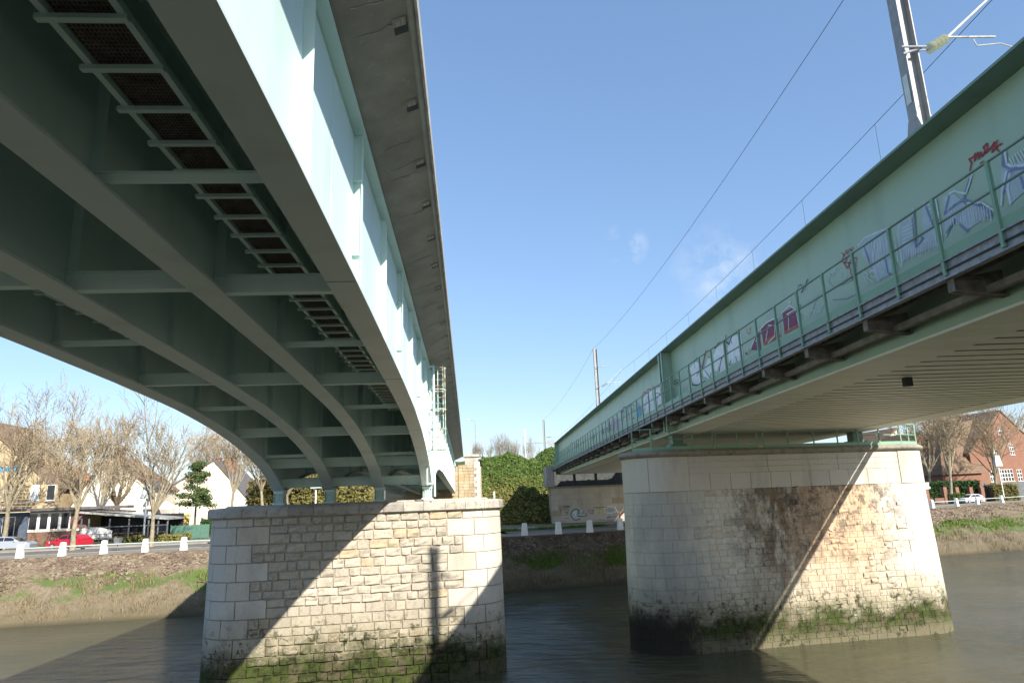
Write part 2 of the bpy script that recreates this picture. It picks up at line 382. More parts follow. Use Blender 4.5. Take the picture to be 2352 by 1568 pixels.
for i in range(NTT+1):
    for j in range(NV+1):
        v = j/NV*1.12; p, z = bankpt(i/NTT, min(v, 1))
        if v > 1: w, _ = bankpt(i/NTT, 1); q, _ = bankpt(i/NTT, 0); d = (w-q).normalized(); p = w+d*(v-1)*8; z = -(v-1)*9
        amp = 0 if j == 0 else .22*min(1, v*3)
        nn = mnoise.noise(Vector((p.x*.5, p.y*.5, z*.8)))*amp*1.6+mnoise.noise(Vector((p.x*1.9, p.y*1.9, z*2)))*amp*.8
        gully = max(0, math.sin(p.x*.85+math.sin(p.x*.3)*2))**3*max(0, v-.5)*.5
        ve.append((p.x, p.y+nn*.4+gully*.6, z+nn-gully*.35))
fs = [(i*(NV+1)+j, i*(NV+1)+j+1, (i+1)*(NV+1)+j+1, (i+1)*(NV+1)+j) for i in range(NTT) for j in range(NV)]
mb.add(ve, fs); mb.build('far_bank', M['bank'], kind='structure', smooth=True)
def strip(name, mat, d0, d1, z, n=120, z1=None):
    mb = MB(); ve = []
    for i in range(n+1):
        q = lerp_poly(QUAY, i/n); q2 = lerp_poly(QUAY, min(1, i/n+.004)) if i < n else lerp_poly(QUAY, 1); q1 = lerp_poly(QUAY, max(0, i/n-.004))
        t_ = (q2-q1).normalized(); nrm = Vector((-t_.y, t_.x))
        for d in (d0, d1):
            p = q+nrm*d; ve.append((p.x, p.y, z))
    mb.add(ve, [(2*i, 2*i+1, 2*i+3, 2*i+2)[::-1] for i in range(n)])
    return mb.build(name, mat, kind='structure')
strip('quay_verge', M['gravel'], -.05, 5.0, 4.504)
strip('quay_road', M['asphalt'], 5.0, 13.5, 4.46)
mb = MB(); n = 120
for i in range(n):
    qa, qb = lerp_poly(QUAY, i/n), lerp_poly(QUAY, (i+1)/n); t_ = (qb-qa).normalized(); nr = Vector((-t_.y, t_.x))
    for d0, d1, z0, z1 in ((4.9, 5.1, 4.3, 4.53), (13.45, 13.65, 4.3, 4.58)):
        a, b, c, d = qa+nr*d0, qb+nr*d0, qb+nr*d1, qa+nr*d1
        mb.hexa([(p.x, p.y, z0) for p in (a, b, c, d)]+[(p.x, p.y, z1) for p in (a, b, c, d)])
mb.build('kerb', M['pave'], kind='structure')
strip('pavement', M['pave'], 13.6, 17.0, 4.57)
mb = MB(); q = [lerp_poly(QUAY, i/60) for i in range(61)]
ve = []
for i, p in enumerate(q): ve += [(p.x, p.y+.1, 4.44), (p.x*8-0, 900, 4.44)]
mb.add(ve, [(2*i, 2*i+2, 2*i+3, 2*i+1) for i in range(60)]); mb.build('ground', M['ground'], kind='structure')
mb = MB(); mb.add([(-300, -6, -1), (300, -6, -1), (300, -12, 5.5), (-300, -12, 5.5), (300, -300, 5.5), (-300, -300, 5.5)], [(0, 1, 2, 3), (3, 2, 4, 5)])
mb.build('unseen_near_bank', M['gravel'], kind='structure')  # unseen bank, surfaced in pale gravel to bounce light under the bridges
# rubble, grass and stalks on the far bank
def rockmesh(mb, c, r, sq=.6):
    a = random.random()*6.3; vs_ = []
    for dx, dy, dz in ((-1, -1, -1), (1, -1, -1), (1, 1, -1), (-1, 1, -1), (-1, -1, 1), (1, -1, 1), (1, 1, 1), (-1, 1, 1)):
        k = r*random.uniform(.55, 1); x, y = dx*k, dy*k*.8
        vs_.append((c[0]+x*math.cos(a)-y*math.sin(a), c[1]+x*math.sin(a)+y*math.cos(a), c[2]+dz*k*sq*(.6 if dz > 0 else 1)))
    mb.hexa(vs_)
mb = MB()
for _ in range(26000):
    t_ = random.uniform(.14, .93); v = abs(random.gauss(0, .27)); 
    if v > .62 or v < .02: continue
    p, z = bankpt(t_, v)
    if mnoise.noise(Vector((p.x*.3, p.y*.3, 0)))*.3+.5 < v: continue
    rockmesh(mb, (p.x, p.y, z+.02), random.uniform(.06, .19))
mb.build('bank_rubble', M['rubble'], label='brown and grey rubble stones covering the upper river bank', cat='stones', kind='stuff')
def blade(mb, p, h, w, lean=.4):
    a = random.random()*6.3; dx, dy = math.cos(a)*w, math.sin(a)*w
    l = Vector((random.uniform(-lean, lean)*h, random.uniform(-lean, lean)*h, h))
    mb.add([(p[0]-dx, p[1]-dy, p[2]), (p[0]+dx, p[1]+dy, p[2]), (p[0]+l.x, p[1]+l.y, p[2]+l.z)], [(0, 1, 2)])
mb = MB(); mr = MB()
for _ in range(80000):
    t_ = random.uniform(.14, .93); v = random.uniform(.38, .98); p, z = bankpt(t_, v)
    n_ = mnoise.noise(Vector((p.x*.22, p.y*.22, z*.3)))
    if n_ > -.12+abs(v-.5)*2.0:
        blade(mb, (p.x, p.y, z), random.uniform(.12, .38), .05)
    elif random.random() < .05+.2*(mnoise.noise(Vector((p.x*.6, 1, z))) > .1): blade(mr, (p.x, p.y, z-.05), random.uniform(.2, .7), .03, .5)
mb.build('bank_grass', M['tuft'], label='green grass tufts along the lower river bank', cat='grass', kind='stuff')
mr.build('dry_bank_plants', M['reed'], label='dry brown stalks on the muddy river bank', cat='plants', kind='stuff')

# ------------------------------------------------------------------ piers
def mk_path(c0, c1, r, arc=R(95)):
    """visible outline: left rounded end, front straight, right rounded end. returns fn(u)->(x,y,nx,ny), total length, curved flags"""
    c0 = Vector(c0); c1 = Vector(c1); d = (c1-c0).normalized(); nf = Vector((d.y, -d.x)); Ls = (c1-c0).length; La = arc*r
    def fn(u, off=0., r=r):
        if u < La:
            a = (La-u)/r0; v = nf*math.cos(a)-d*math.sin(a); p = c0+v*(r+off)
        elif u > La+Ls:
            a = (u-La-Ls)/r0; v = nf*math.cos(a)+d*math.sin(a); p = c1+v*(r+off)
        else: v = nf; p = c0+d*(u-La)+nf*(r+off)
        return p, v
    r0 = r
    return fn, La, Ls
def pier_core(fn_args, z0, z1, off0, off1, n=14):
    c0, c1, r = fn_args; c0 = Vector(c0); c1 = Vector(c1); d = (c1-c0).normalized(); nf = Vector((d.y, -d.x)); mb = MB(); ve = []
    for z, o in ((z0, off0), (z1, off1)):
        for i in range(n+1):
            a = math.pi/2-math.pi*i/n; v = nf*math.sin(a)+d*math.cos(a); 
            p = c1+v*(r+o); ve.append((p.x, p.y, z))
        for i in range(n+1):
            a = -math.pi/2-math.pi*i/n; v = nf*math.sin(a)+d*math.cos(a)
            p = c0+v*(r+o); ve.append((p.x, p.y, z))
    N = 2*(n+1)
    mb.add(ve, [(i, (i+1) % N, N+(i+1) % N, N+i) for i in range(N)][::1]+[tuple(range(N)), tuple(range(N, 2*N))[::-1]])
    return mb
def block(mb, fn, u0, u1, z0, z1, bz, rough, g=.012, recess=0, depth=.05, amp=1.0):
    """bz(z): batter offset. rock or smooth face"""
    du = u1-u0; curved = fn(u0)[1].dot(fn(u1)[1]) < .999
    nu = max(2 if rough else 1, int(math.ceil(du/.28)) if curved else 0); nu = min(nu, 6)
    m_ = min(.035 if rough else .014, du*.2)
    us = [u0+g, u0+g+m_]+[u0+du*k/nu for k in range(1, nu)]+[u1-g-m_, u1-g]
    nz = 2 if rough else 1
    zs = [z0+g, z0+g+m_]+[z0+(z1-z0)*k/nz for k in range(1, nz)]+[z1-g-m_, z1-g]
    ve = []
    for j, z in enumerate(zs):
        for i, u in enumerate(us):
            edge = i in (0, len(us)-1) or j in (0, len(zs)-1)
            o = bz(z)-recess
            if edge: o = bz(z)-depth
            elif rough: o += amp*random.uniform(-.01, .085) if (i not in (1, len(us)-2) or random.random() < .5) else random.uniform(-.01, .03)
            else: o += .004
            p, _ = fn(min(max(u, u0+g), u1-g), o); ve.append((p.x, p.y, z+(random.uniform(-.02, .02) if rough and not edge else 0)))
    W_ = len(us); 
    mb.add(ve, [(j*W_+i, j*W_+i+1, (j+1)*W_+i+1, (j+1)*W_+i) for j in range(len(zs)-1) for i in range(W_-1)])
def place_blocks(lst, name, mat, parent, limit=295):
    """lst: (area_key, builder(mb)). the largest become parts, the rest one stuff part"""
    lst.sort(key=lambda q: -q[0]); rest = MB()
    for k_, b in lst[:limit]:
        mb = MB(); b(mb); mb.build(name, mat, parent)
    for k_, b in lst[limit:]: b(rest)
    if rest.v: rest.build(name, mat, parent, kind='stuff')
# left pier
PC0, PC1, PR = (-12.9, 34.2), (-2.8, 36.0), 1.85
lp = thing('stone_pier', 'rock faced limestone bridge pier with rounded ashlar ends carrying the pale teal arched girders', 'bridge pier', (-7.8, 35.1, 0))
fn, LA, LS = mk_path(PC0, PC1, PR); TOT = 2*LA+LS
bz = lambda z: .12*(1-z/7.5)
pier_core((PC0, PC1, PR), -1.5, 7.5, .0+.12-.04, -.04).build('pier_core', M['mortar'], lp)
rough_l, ash_l = [], []
z = -.06; ci = 0
while z < 7.5:
    hq = .8 if z < 6.6 else 7.52-z
    hq = min(hq, 7.52-z)
    inn = .35 if ci % 2 else 1.1
    a0, a1 = LA+inn, LA+LS-(inn-.1)
    for (s0, s1) in ((0, a0), (a1, TOT)):
        nb = 3 if ci % 2 else 3; wd = (s1-s0)/nb
        cuts = [s0]+[s0+wd*i+random.uniform(-.12, .12) for i in range(1, nb)]+[s1]
        for u0, u1 in zip(cuts[:-1], cuts[1:]):
            ash_l.append(((u1-u0)*hq, (lambda mb, u0=u0, u1=u1, z=z, hq=hq: block(mb, fn, u0, u1, z, z+hq, bz, False))))
    zz_ = [z, z+hq*random.uniform(.45, .55), z+hq] if hq > .6 else [z, z+hq]
    for zz0, zz1 in zip(zz_[:-1], zz_[1:]):
        u = a0
        while u < a1-.01:
            w = random.uniform(.42, .95)
            if a1-(u+w) < .4: w = a1-u
            rg = not (2.3 < zz0 < 3.5) and random.random() < .93
            rough_l.append((w*(zz1-zz0), (lambda mb, u0=u, u1=u+w, z0=zz0, z1=zz1, rg=rg: block(mb, fn, u0, u1, z0, z1, bz, rg, .014))))
            u += w
    z += hq; ci += 1
place_blocks(rough_l, 'rock_faced_stone', M['rock_l'], lp); place_blocks(ash_l, 'corner_stone', M['ash_l'], lp)
u = 0
while u < TOT-.01:
    w = min(random.uniform(.9, 1.15), TOT-u)
    if TOT-u-w < .4: w = TOT-u
    mb = MB(); fnc = fn; us = [u+.008+(w-.016)*i/4 for i in range(5)]; ve = []
    prof = [(-1.2, 7.52), (.12, 7.52), (.2, 7.58), (.2, 7.9), (.13, 7.99), (-.5, 8.02), (-1.8, 8.02)]
    for uu in us:
        for o, zc in prof: p, _ = fnc(uu, o); ve.append((p.x, p.y, zc))
    K = len(prof); mb.add(ve, [(i*K+j, (i+1)*K+j, (i+1)*K+j+1, i*K+j+1) for i in range(4) for j in range(K-1)]+[tuple(range(K)), tuple(range(4*K, 5*K))[::-1]])
    mb.build('cap_stone', M['cap'], lp); u += w
pier_core((PC0, PC1, PR), 7.5, 8.0, .05, .05).build('cap_core', M['cap'], lp)
pier_core((PC0, PC1, PR), 8.0, 8.09, -.55, -.65).build('bearing_shelf', M['cap'], lp)
# right pier
QC0, QC1, QR = (7.95, 39.35), (22.1, 42.05), 2.0
rpier = thing('ashlar_pier', 'cream ashlar bridge pier with chipped stained blocks under a smooth concrete head', 'bridge pier', (15, 40.7, 0))
gn, GA, GS = mk_path(QC0, QC1, QR); GT = 2*GA+GS
bzr = lambda z: .26*(1-z/8.0) if z < 8.0 else 0
pier_core((QC0, QC1, QR), -1.5, 8.3, .26-.015, -.015).build('pier_core', M['mortar_r'], rpier)
mids, quo = [], []
z = -.04; ci = 0
while z < 8.04:
    hq = min(.62, 8.06-z); inn = .9 if ci % 2 else 1.7
    a0, a1 = GA+inn, GA+GS-inn*.8
    for (s0, s1) in ((0, a0), (a1, GT)):
        nb = 5; wd = (s1-s0)/nb
        cuts = [s0]+[s0+wd*i+random.uniform(-.15, .15) for i in range(1, nb)]+[s1]
        for u0, u1 in zip(cuts[:-1], cuts[1:]):
            quo.append(((u1-u0)*hq, (lambda mb, u0=u0, u1=u1, z=z, hq=hq: block(mb, gn, u0, u1, z, z+hq, bzr, False, .003, 0, .013))))
    for zz0, zz1 in ((z, z+hq/2), (z+hq/2, z+hq)):
        u = a0-random.uniform(0, .1)*0
        while u < a1-.01:
            w = random.uniform(.34, .68)
            if a1-(u+w) < .3: w = a1-u
            ns = mnoise.noise(Vector((u*.45, zz0*.6, 2.)))+.35*mnoise.noise(Vector((u*1.9, zz0*2.2, 9.)))
            rec = 0; rg = False
            if zz0 > 2.2 and ns > .16: rg = random.random() < .75; rec = random.choice((0, 0, .0, .02, .05, .09)) if rg else 0
            elif random.random() < .04: rec = random.uniform(.03, .08); rg = True
            mids.append((w*(zz1-zz0)*(1.4 if rg else 1), (lambda mb, u0=u, u1=u+w, z0=zz0, z1=zz1, rg=rg, rec=rec: block(mb, gn, u0, u1, z0, z1, bzr, rg, .003, rec, .013 if not rg else rec+.02, 1.3))))
            u += w
    z += hq; ci += 1
place_blocks(mids, 'ashlar_block', M['ash_r'], rpier); place_blocks(quo, 'end_block', M['ash_r'], rpier)
# concrete head: end panels and middle panels over a course of facing slabs
zero = lambda z: 0.0
def panel(u0, u1, z0, z1, off, name, mat):
    n_ = max(1, int((u1-u0)/.35)); mb = MB(); us = [u0+.012+(u1-u0-.024)*i/n_ for i in range(n_+1)]; ve = []
    prof = [(-.3, z0+.008), (off, z0+.008), (off, z1-.008), (-.3, z1-.008)]
    for uu in us:
        for o, zc in prof: p, _ = gn(uu, o); ve.append((p.x, p.y, zc))
    K = 4; mb.add(ve, [(i*K+j, (i+1)*K+j, (i+1)*K+(j+1) % K, i*K+(j+1) % K) for i in range(n_) for j in range(K)]+[tuple(range(K)), tuple(range(n_*K, (n_+1)*K))[::-1]])
    mb.build(name, mat, rpier)
pier_core((QC0, QC1, QR), 8.0, 9.88, -.03, -.03).build('head_core', M['mortar_r'], rpier)
e0, e1 = GA+.95, GT-GA-.55
for u0, u1 in ((0, GA*.62), (GA*.62, e0)): panel(u0, u1, 8.04-.35*0, 9.86, .045, 'end_panel', M['casing'])
for u0, u1 in ((e1, GT-GA*.62), (GT-GA*.62, GT)): panel(u0, u1, 8.04, 9.86, .045, 'end_panel', M['casing'])
mcuts = [e0+(e1-e0)*k_ for k_ in (0, .365, .70, 1)]
for a, b in zip(mcuts[:-1], mcuts[1:]):
    for zq in (8.92, 9.23, 9.54): panel(a, b, zq, zq+.318 if zq > 9.5 else zq+.31, .012, 'concrete_panel', M['casing'])
k_ = e0
while k_ < e1-.01:
    w = min(1.2, e1-k_); panel(k_, k_+w, 8.06, 8.92, .02, 'facing_slab', M['casing']); k_ += w
u = 0
while u < GT-.01:
    w = min(2.6, GT-u); mb = MB(); n_ = 10; us = [u+(w-.01)*i/n_ for i in range(n_+1)]; ve = []
    prof = [(-1, 9.86)]+[(.05+.2*math.sin(math.pi*q/6), 9.86+.38*q/6) for q in range(7)]+[(-2, 10.25)]
    for uu in us:
        for o, zc in prof: p, _ = gn(uu, o); ve.append((p.x, p.y, zc))
    K = len(prof); mb.add(ve, [(i*K+j, (i+1)*K+j, (i+1)*K+j+1, i*K+j+1) for i in range(n_) for j in range(K-1)]+[tuple(range(K)), tuple(range(n_*K, (n_+1)*K))[::-1]])
    mb.build('cornice', M['corn'], rpier, smooth=False); u += w
pier_core((QC0, QC1, QR), 9.86, 10.245, 0, 0).build('head_slab', M['corn'], rpier)
# tie-bolt dots
mb = MB()
for k_ in range(18):
    u = GA+1.3+k_*.72; p, nrm = gn(u, .012); mb.tube((p.x, p.y, 9.62), (p.x+nrm.x*.012, p.y+nrm.y*.012, 9.62), .03, n=6)
mb.build('formwork_plug', M['galv'], rpier, kind='stuff')
# railing round the right pier head
rl = thing('pier_railing', 'green steel safety railing standing round the top of the ashlar pier', 'railing', (15, 40, 10.25))
def rail_run(pts, posts=True, top=1.05, mid=.55):
    for a, b in zip(pts[:-1], pts[1:]):
        a = Vector(a); b = Vector(b)
        for hz, nm_ in ((top, 'top_rail'), (mid, 'middle_rail')):
            if hz: mb = MB(); mb.tube(a+Vector((0, 0, hz)), b+Vector((0, 0, hz)), .026); mb.build(nm_, M['green_rail'], rl)
        d = (b-a).normalized()*.001; nrm = Vector((d.y, -d.x, 0)).normalized()*.012
        mb = MB(); mb.hexa([a-nrm, b-nrm, b+nrm, a+nrm, a-nrm+Vector((0, 0, .17)), b-nrm+Vector((0, 0, .17)), b+nrm+Vector((0, 0, .17)), a+nrm+Vector((0, 0, .17))]); mb.build('toe_board', M['green_rail'], rl)
    for a in pts:
        mb = MB(); mb.box(a[0]-.03, a[0]+.03, a[1]-.03, a[1]+.03, a[2]-.02, a[2]+top); mb.build('post', M['green_rail'], rl)
def gp(u, o=0, z=10.25): p, _ = gn(u, o); return (p.x, p.y, z)
rail_run([gp(GA*.35, -.05), gp(GA*.7, -.05), gp(GA+.05, -.05), gp(GA+1.35, -.05), gp(GA+2.55, -.05)], top=1.15)
rail_run([gp(GA+2.75, -.05), gp(GA+4.0, -.05), gp(GA+5.2, -.05)], top=.85, mid=0)
rail_run([gp(GA+5.6, -.05), gp(GA+7.1, -.05), gp(GA+8.7, -.05), gp(GA+10.2, -.05), gp(GA+11.5, -.05)], top=.85, mid=0)
rail_run([gp(GA+11.55, -.05), gp(GA+12.9, -.05), gp(GT-GA-.1, -.05), gp(GT-GA*.55, -.05), gp(GT-GA*.1, -.05)], top=1.15)
# pale step ladder standing on the pier head
sl = thing('step_ladder', 'pale grey step ladder standing on the ashlar pier head behind the green railing', 'ladder', gp(GA+1.0, -1.1))
c = Vector(gp(GA+1.0, -1.1)); mb = MB()
for dx in (-.22, .22):
    mb.tube(c+Vector((dx-.1, 0, 0)), c+Vector((dx*.7, .1, .95)), .028); mb.build('rail', M['white'], sl); mb = MB()
    mb.tube(c+Vector((dx+.1, .5, 0)), c+Vector((dx*.7, .1, .95)), .028); mb.build('rail', M['white'], sl); mb = MB()
for q in range(4): mb = MB(); mb.tube(c+Vector((-.3+.04*q, q*.025, .2+q*.22)), c+Vector((.12-.04*q, q*.025, .2+q*.22)), .02); mb.build('rung', M['white'], sl)

# ------------------------------------------------------------------ left road bridge
rb = thing('road_bridge', 'pale teal steel road bridge on the left with four arched girders under a concrete deck', 'bridge', WL(-5.5, 36, .1))
PROF = [(-22, 3.6), (0, 3.78), (7, 3.78), (12.6, 3.69), (16.2, 3.58), (19.8, 3.45), (23.8, 3.24), (27, 2.93), (29.7, 2.53), (32.4, 1.98), (34.2, 1.45), (35.4, .86), (35.7, .74), (36.4, .74), (37.2, .95), (38.5, 1.25), (41, 1.7), (45, 1.98), (52, 1.98), (64, 1.72), (80, 1.4), (97, 1.02), (101, .95)]
TOPS = [(-22, 7.0), (20, 7.02), (27, 6.85), (35, 6.73), (43, 6.66), (64, 6.45), (90, 5.85), (101, 5.6)]
def interp(T, s):
    if s <= T[0][0]: return T[0][1]
    for (a, ha), (b, hb) in zip(T[:-1], T[1:]):
        if s <= b: return ha+(hb-ha)*(s-a)/(b-a)
    return T[-1][1]
def smooth_interp(T, s):
    return (interp(T, s-.8)+interp(T, s)*2+interp(T, s+.8))/4 if not 35.2 < s < 36.8 else interp(T, s)
GA_ = [-2.1, -4.5, -6.9, -9.3]
def gsh(i): return -.27*i
def hb(i, s): return smooth_interp(PROF, s-gsh(i))
def ht(s): return smooth_interp(TOPS, s)
SS = [-22, -15, -8, -2]+[2+1.0*i for i in range(0, 30)]+[32+.5*i for i in range(0, 22)]+[43+2*i for i in range(0, 30)]
SS = [s for s in SS if s <= 101]
def sweep(mb, fn, rings, mi=0, cap=True):
    K = len(rings[0]); ve = [fn(*p) for r_ in rings for p in r_]
    mb.add(ve, [(i*K+j, (i+1)*K+j, (i+1)*K+(j+1) % K, i*K+(j+1) % K) for i in range(len(rings)-1) for j in range(K)]+([tuple(range(K))[::-1], tuple(range((len(rings)-1)*K, len(rings)*K))] if cap else []), mi)
girders = []
for i, a in enumerate(GA_):
    mb = MB()
    sweep(mb, WL, [[(a-.02, s, hb(i, s)+.05), (a+.02, s, hb(i, s)+.05), (a+.02, s, ht(s)), (a-.02, s, ht(s))] for s in SS], 0)
    sweep(mb, WL, [[(a-.26, s, hb(i, s)), (a+.26, s, hb(i, s)), (a+.26, s, hb(i, s)+.05), (a-.26, s, hb(i, s)+.05)] for s in SS], 1)
    sweep(mb, WL, [[(a-.24, s, ht(s)), (a+.24, s, ht(s)), (a+.24, s, ht(s)+.05), (a-.24, s, ht(s)+.05)] for s in SS], 0)
    g = mb.build('main_girder', [M['teal'], M['dusty']], rb); girders.append(g)
    # stiffeners every 4.15 m, alternately T shaped with gussets
    for k_ in range(-2, 25):
        s = 8.15+4.13*k_+gsh(i)
        if 34.7 < s < 37.2: continue
        for side in (1, -1):
            if i == 0 and side == -1 and s > 40: continue
            mb = MB(); h0, h1 = hb(i, s)+.05, ht(s)-.005
            if side == 1 and i == 0:
                mb.fbox(WL, a+.02, a+.17, s-.01, s+.01, h0, h1)
                if k_ % 2:
                    mb.fbox(WL, a+.17, a+.19, s-.07, s+.07, h0, h1)
                    for hh in (h1-1.0, h1-2.5):
                        if hh > h0+.3: mb.fbox(WL, a+.02, a+.17, s-.1, s-.01, hh, hh+.02)
            else:
                w = .18 if k_ % 2 else .14
                mb.fbox(WL, a+.02*side, a+(.02+w)*side, s-.01, s+.01, h0, h1)
            mb.build('stiffener', M['teal'], g)
    # bearing: ribbed pedestal
    s = 36.05+gsh(i); mb = MB(); mb.fbox(WL, a-.24, a+.24, s-.3, s+.3, .62, .74); mb.fbox(WL, a-.17, a+.17, s-.22, s+.22, .09, .62)
    for q in range(5):
        mb.fbox(WL, a-.22+q*.105, a-.2+q*.105, s-.3, s+.3, .16, .62)
    mb.fbox(WL, a-.28, a+.28, s-.34, s+.34, .06, .16)
    mb.build('bearing', M['teal'], g)
# outer face bearing stiffener cluster
for ds in (-.35, 0, .35):
    mb = MB(); s = 36.05+ds; mb.fbox(WL, -2.08, -1.86, s-.012, s+.012, hb(0, s)+.05, ht(s)); mb.build('stiffener', M['teal'], girders[0])
# cross beams
for k_ in range(-2, 22):
    s = 3.75+4.13*k_+.1
    for i in range(3):
        a1, a0 = GA_[i]-.03, GA_[i+1]+.03; sh = (gsh(i)+gsh(i+1))/2
        deep = k_ % 2 == 0
        ss_ = s+sh; base = hb(i, ss_)
        h0 = base+.02 if ss_ < 31 else base+.2
        mb = MB()
        if deep:
            mb.fbox(WL, a0, a1, ss_-.01, ss_+.01, h0+.02, h0+.33); mb.fbox(WL, a0, a1, ss_-.09, ss_+.09, h0, h0+.02); mb.fbox(WL, a0, a1, ss_-.08, ss_+.08, h0+.33, h0+.35)
        else:
            if i == 1: continue
            mb.fbox(WL, a0, a1, ss_-.01, ss_+.01, h0+.06, h0+.18); mb.fbox(WL, a0, a1, ss_-.06, ss_+.06, h0+.18, h0+.195)
        mb.build('cross_beam', M['teal'], rb)
for ss_, h0 in ((33.9, 1.75), (36.05, .88)):
    for i in range(3):
        sh = (gsh(i)+gsh(i+1))/2; mb = MB(); a1, a0 = GA_[i]-.03, GA_[i+1]+.03
        mb.fbox(WL, a0, a1, ss_+sh-.01, ss_+sh+.01, h0+.02, h0+.42); mb.fbox(WL, a0, a1, ss_+sh-.1, ss_+sh+.1, h0, h0+.02); mb.fbox(WL, a0, a1, ss_+sh-.1, ss_+sh+.1, h0+.42, h0+.44)
        mb.build('cross_beam', M['teal'], rb)
# inspection walkways (ladder-like frames with mesh) between girders 1-2 and 3-4
RUNG = None
for (c0, c1, hw) in ((-3.66, -3.0, 4.33), (-8.45, -7.8, 4.33)):
    wk = MB()
    for aa in (c0, c1):
        mb = MB(); mb.fbox(WL, aa-.035, aa+.035, -14, 33.2, hw, hw+.08); o = mb.build('inspection_walkway' if aa == c0 else 'walkway_beam', M['teal'], rb if aa == c0 else par)
        if aa == c0: par = o
    s = -13.6
    while s < 33:
        if RUNG is None:
            mb = MB(); mb.box(-.42, .38, -.035, .035, -.05, 0); RUNG = local_part(mb, 'rung', M['teal'], par, WL((c0+c1)/2, s, hw), -TL)
        else:
            o = inst(RUNG, par, WL((c0+c1)/2, s, hw), -TL)
        s += .735
    mb = MB(); mb.fbox(WL, c0+.04, c1-.04, -14, 33.2, hw+.085, hw+.1); mb.build('mesh_floor', M['grate'], par)
    # mesh wires
    mb = MB(); s = 0
    while s < 24:
        mb.fbox(WL, c0+.04, c1-.04, s, s+.01, hw+.07, hw+.082); s += .06
    for q in range(14): aa = c0+.05+q*.042; mb.fbox(WL, aa, aa+.007, 0, 24, hw+.06, hw+.07)
    mb.build('wire_mesh', M['brownsteel'], par, kind='stuff')
# deck slab: tapered cantilevers
def ringdeck(s):
    t_ = ht(s)+.055
    return [(-10.72, s, t_+.48), (-9.6, s, t_+.02), (-9.5, s, t_), (-1.9, s, t_), (-1.8, s, t_+.02), (-.80, s, t_+.44), (-.74, s, t_+.40), (-.70, s, t_+.44), (-.70, s, t_+.62), (-10.74, s, t_+.62)]
mb = MB(); sweep(mb, WL, [ringdeck(s) for s in SS]); deck = mb.build('deck_slab', M['conc'], rb)
mb = MB(); sweep(mb, WL, [[(-.70, s, ht(s)+.52), (-.64, s, ht(s)+.50), (-.64, s, ht(s)+.86), (-.70, s, ht(s)+.86)] for s in SS]); mb.build('edge_beam', M['fascia'], deck)
mb = MB(); sweep(mb, WL, [[(-10.8, s, ht(s)+.50), (-10.74, s, ht(s)+.50), (-10.74, s, ht(s)+.86), (-10.8, s, ht(s)+.86)] for s in SS]); mb.build('edge_beam', M['fascia'], deck)
NOTCH = None
for k_ in range(-4, 37):
    s = 9.6+2.3*k_+random.uniform(-.05, .05); t_ = ht(s)+.055
    mb = MB()
    def sof(a_, d_): return t_+.02+(a_+1.8)*.42-d_
    def patch(a0, a1, s0_, s1_, d_, mi):
        mb.hexa([WL(a0, s0_, sof(a0, d_)), WL(a1, s0_, sof(a1, d_)), WL(a1, s1_, sof(a1, d_)), WL(a0, s1_, sof(a0, d_)), WL(a0, s0_, sof(a0, -.03)), WL(a1, s0_, sof(a1, -.03)), WL(a1, s1_, sof(a1, -.03)), WL(a0, s1_, sof(a0, -.03))], mi)
    patch(-1.04, -.82, s-.02, s+.2, .006, 2); patch(-1.05, -.84, s-.2, s-.02, .035, 0); patch(-1.0, -.93, s-.15, s-.05, .05, 1); patch(-.91, -.86, s-.17, s-.03, .045, 1)
    mb.build('parapet_anchor', [M['conc'], M['fascia'], M['deckdark']], deck)
for k_ in range(14):
    s = 7+random.uniform(0, 40); t_ = ht(s)+.055; mb = MB(); aa = -1.6
    pts = [WL(aa+q*.12, s+random.uniform(-.05, .05), t_+.02+(aa+q*.12+1.8)*.42-.012) for q in range(6)]
    mb.path(pts, .011, 4); mb.build('lime_stain', M['fascia'], deck, kind='stuff')
# parapet rail on deck (seen as thin line)
mb = MB()
sweep(mb, WL, [[(-.78, s, ht(s)+1.62), (-.72, s, ht(s)+1.62), (-.72, s, ht(s)+1.68), (-.78, s, ht(s)+1.68)] for s in SS]); mb.build('parapet_rail', M['galv'], rb)
# caged access ladder and hanging frame at the outer girder by the pier
s0, = (31.6,)
lad = MB(); sL = 34.2
at1 = [ats(x, y, sL, TL) for x, y in ((1010, 870), (1035, 870), (1013, 1040), (1036, 1040))]
aL = -1.42; top_, bot_ = 6.75, 2.35
mb = MB(); mb.tube(WL(aL-.24, sL, bot_), WL(aL-.24, sL, top_), .028); ld = mb.build('access_ladder', M['rustladder'], rb)
for aa, dd in ((aL+.24, 0), (aL, -.55), (aL+.35, -.35), (aL-.3, -.35)):
    mb = MB(); mb.tube(WL(aa, sL+dd, bot_+(.1 if dd else 0)), WL(aa, sL+dd, top_-(.25 if dd else 0)), .024); mb.build('stile', M['rustladder'], ld)
for hh in (2.45, 3.45, 4.42, 5.40, 6.5):
    mb = MB(); pts = [WL(aL+.40*math.cos(t_), sL-.12+.42*math.sin(t_), hh) for t_ in [math.pi*2*q/14 for q in range(15)]]; mb.path(pts, .026, 5); mb.build('hoop', M['rustladder'], ld)
hh = bot_
while hh < top_: mb = MB(); mb.tube(WL(aL-.24, sL, hh), WL(aL+.24, sL, hh), .014, n=4); mb.build('rung', M['rustladder'], ld); hh += .3
sF = 33.6; mb = MB(); mb.tube(WL(-1.98, sF, .0+.75), WL(-1.98, sF, 6.55), .05, n=4); fr = mb.build('hanging_frame', M['teal'], rb)
for aa, b_, t_ in ((-1.62, .2, 6.55),): mb = MB(); mb.tube(WL(aa, sF, b_), WL(aa, sF, t_), .055, n=4); mb.build('frame_post', M['teal'], fr)
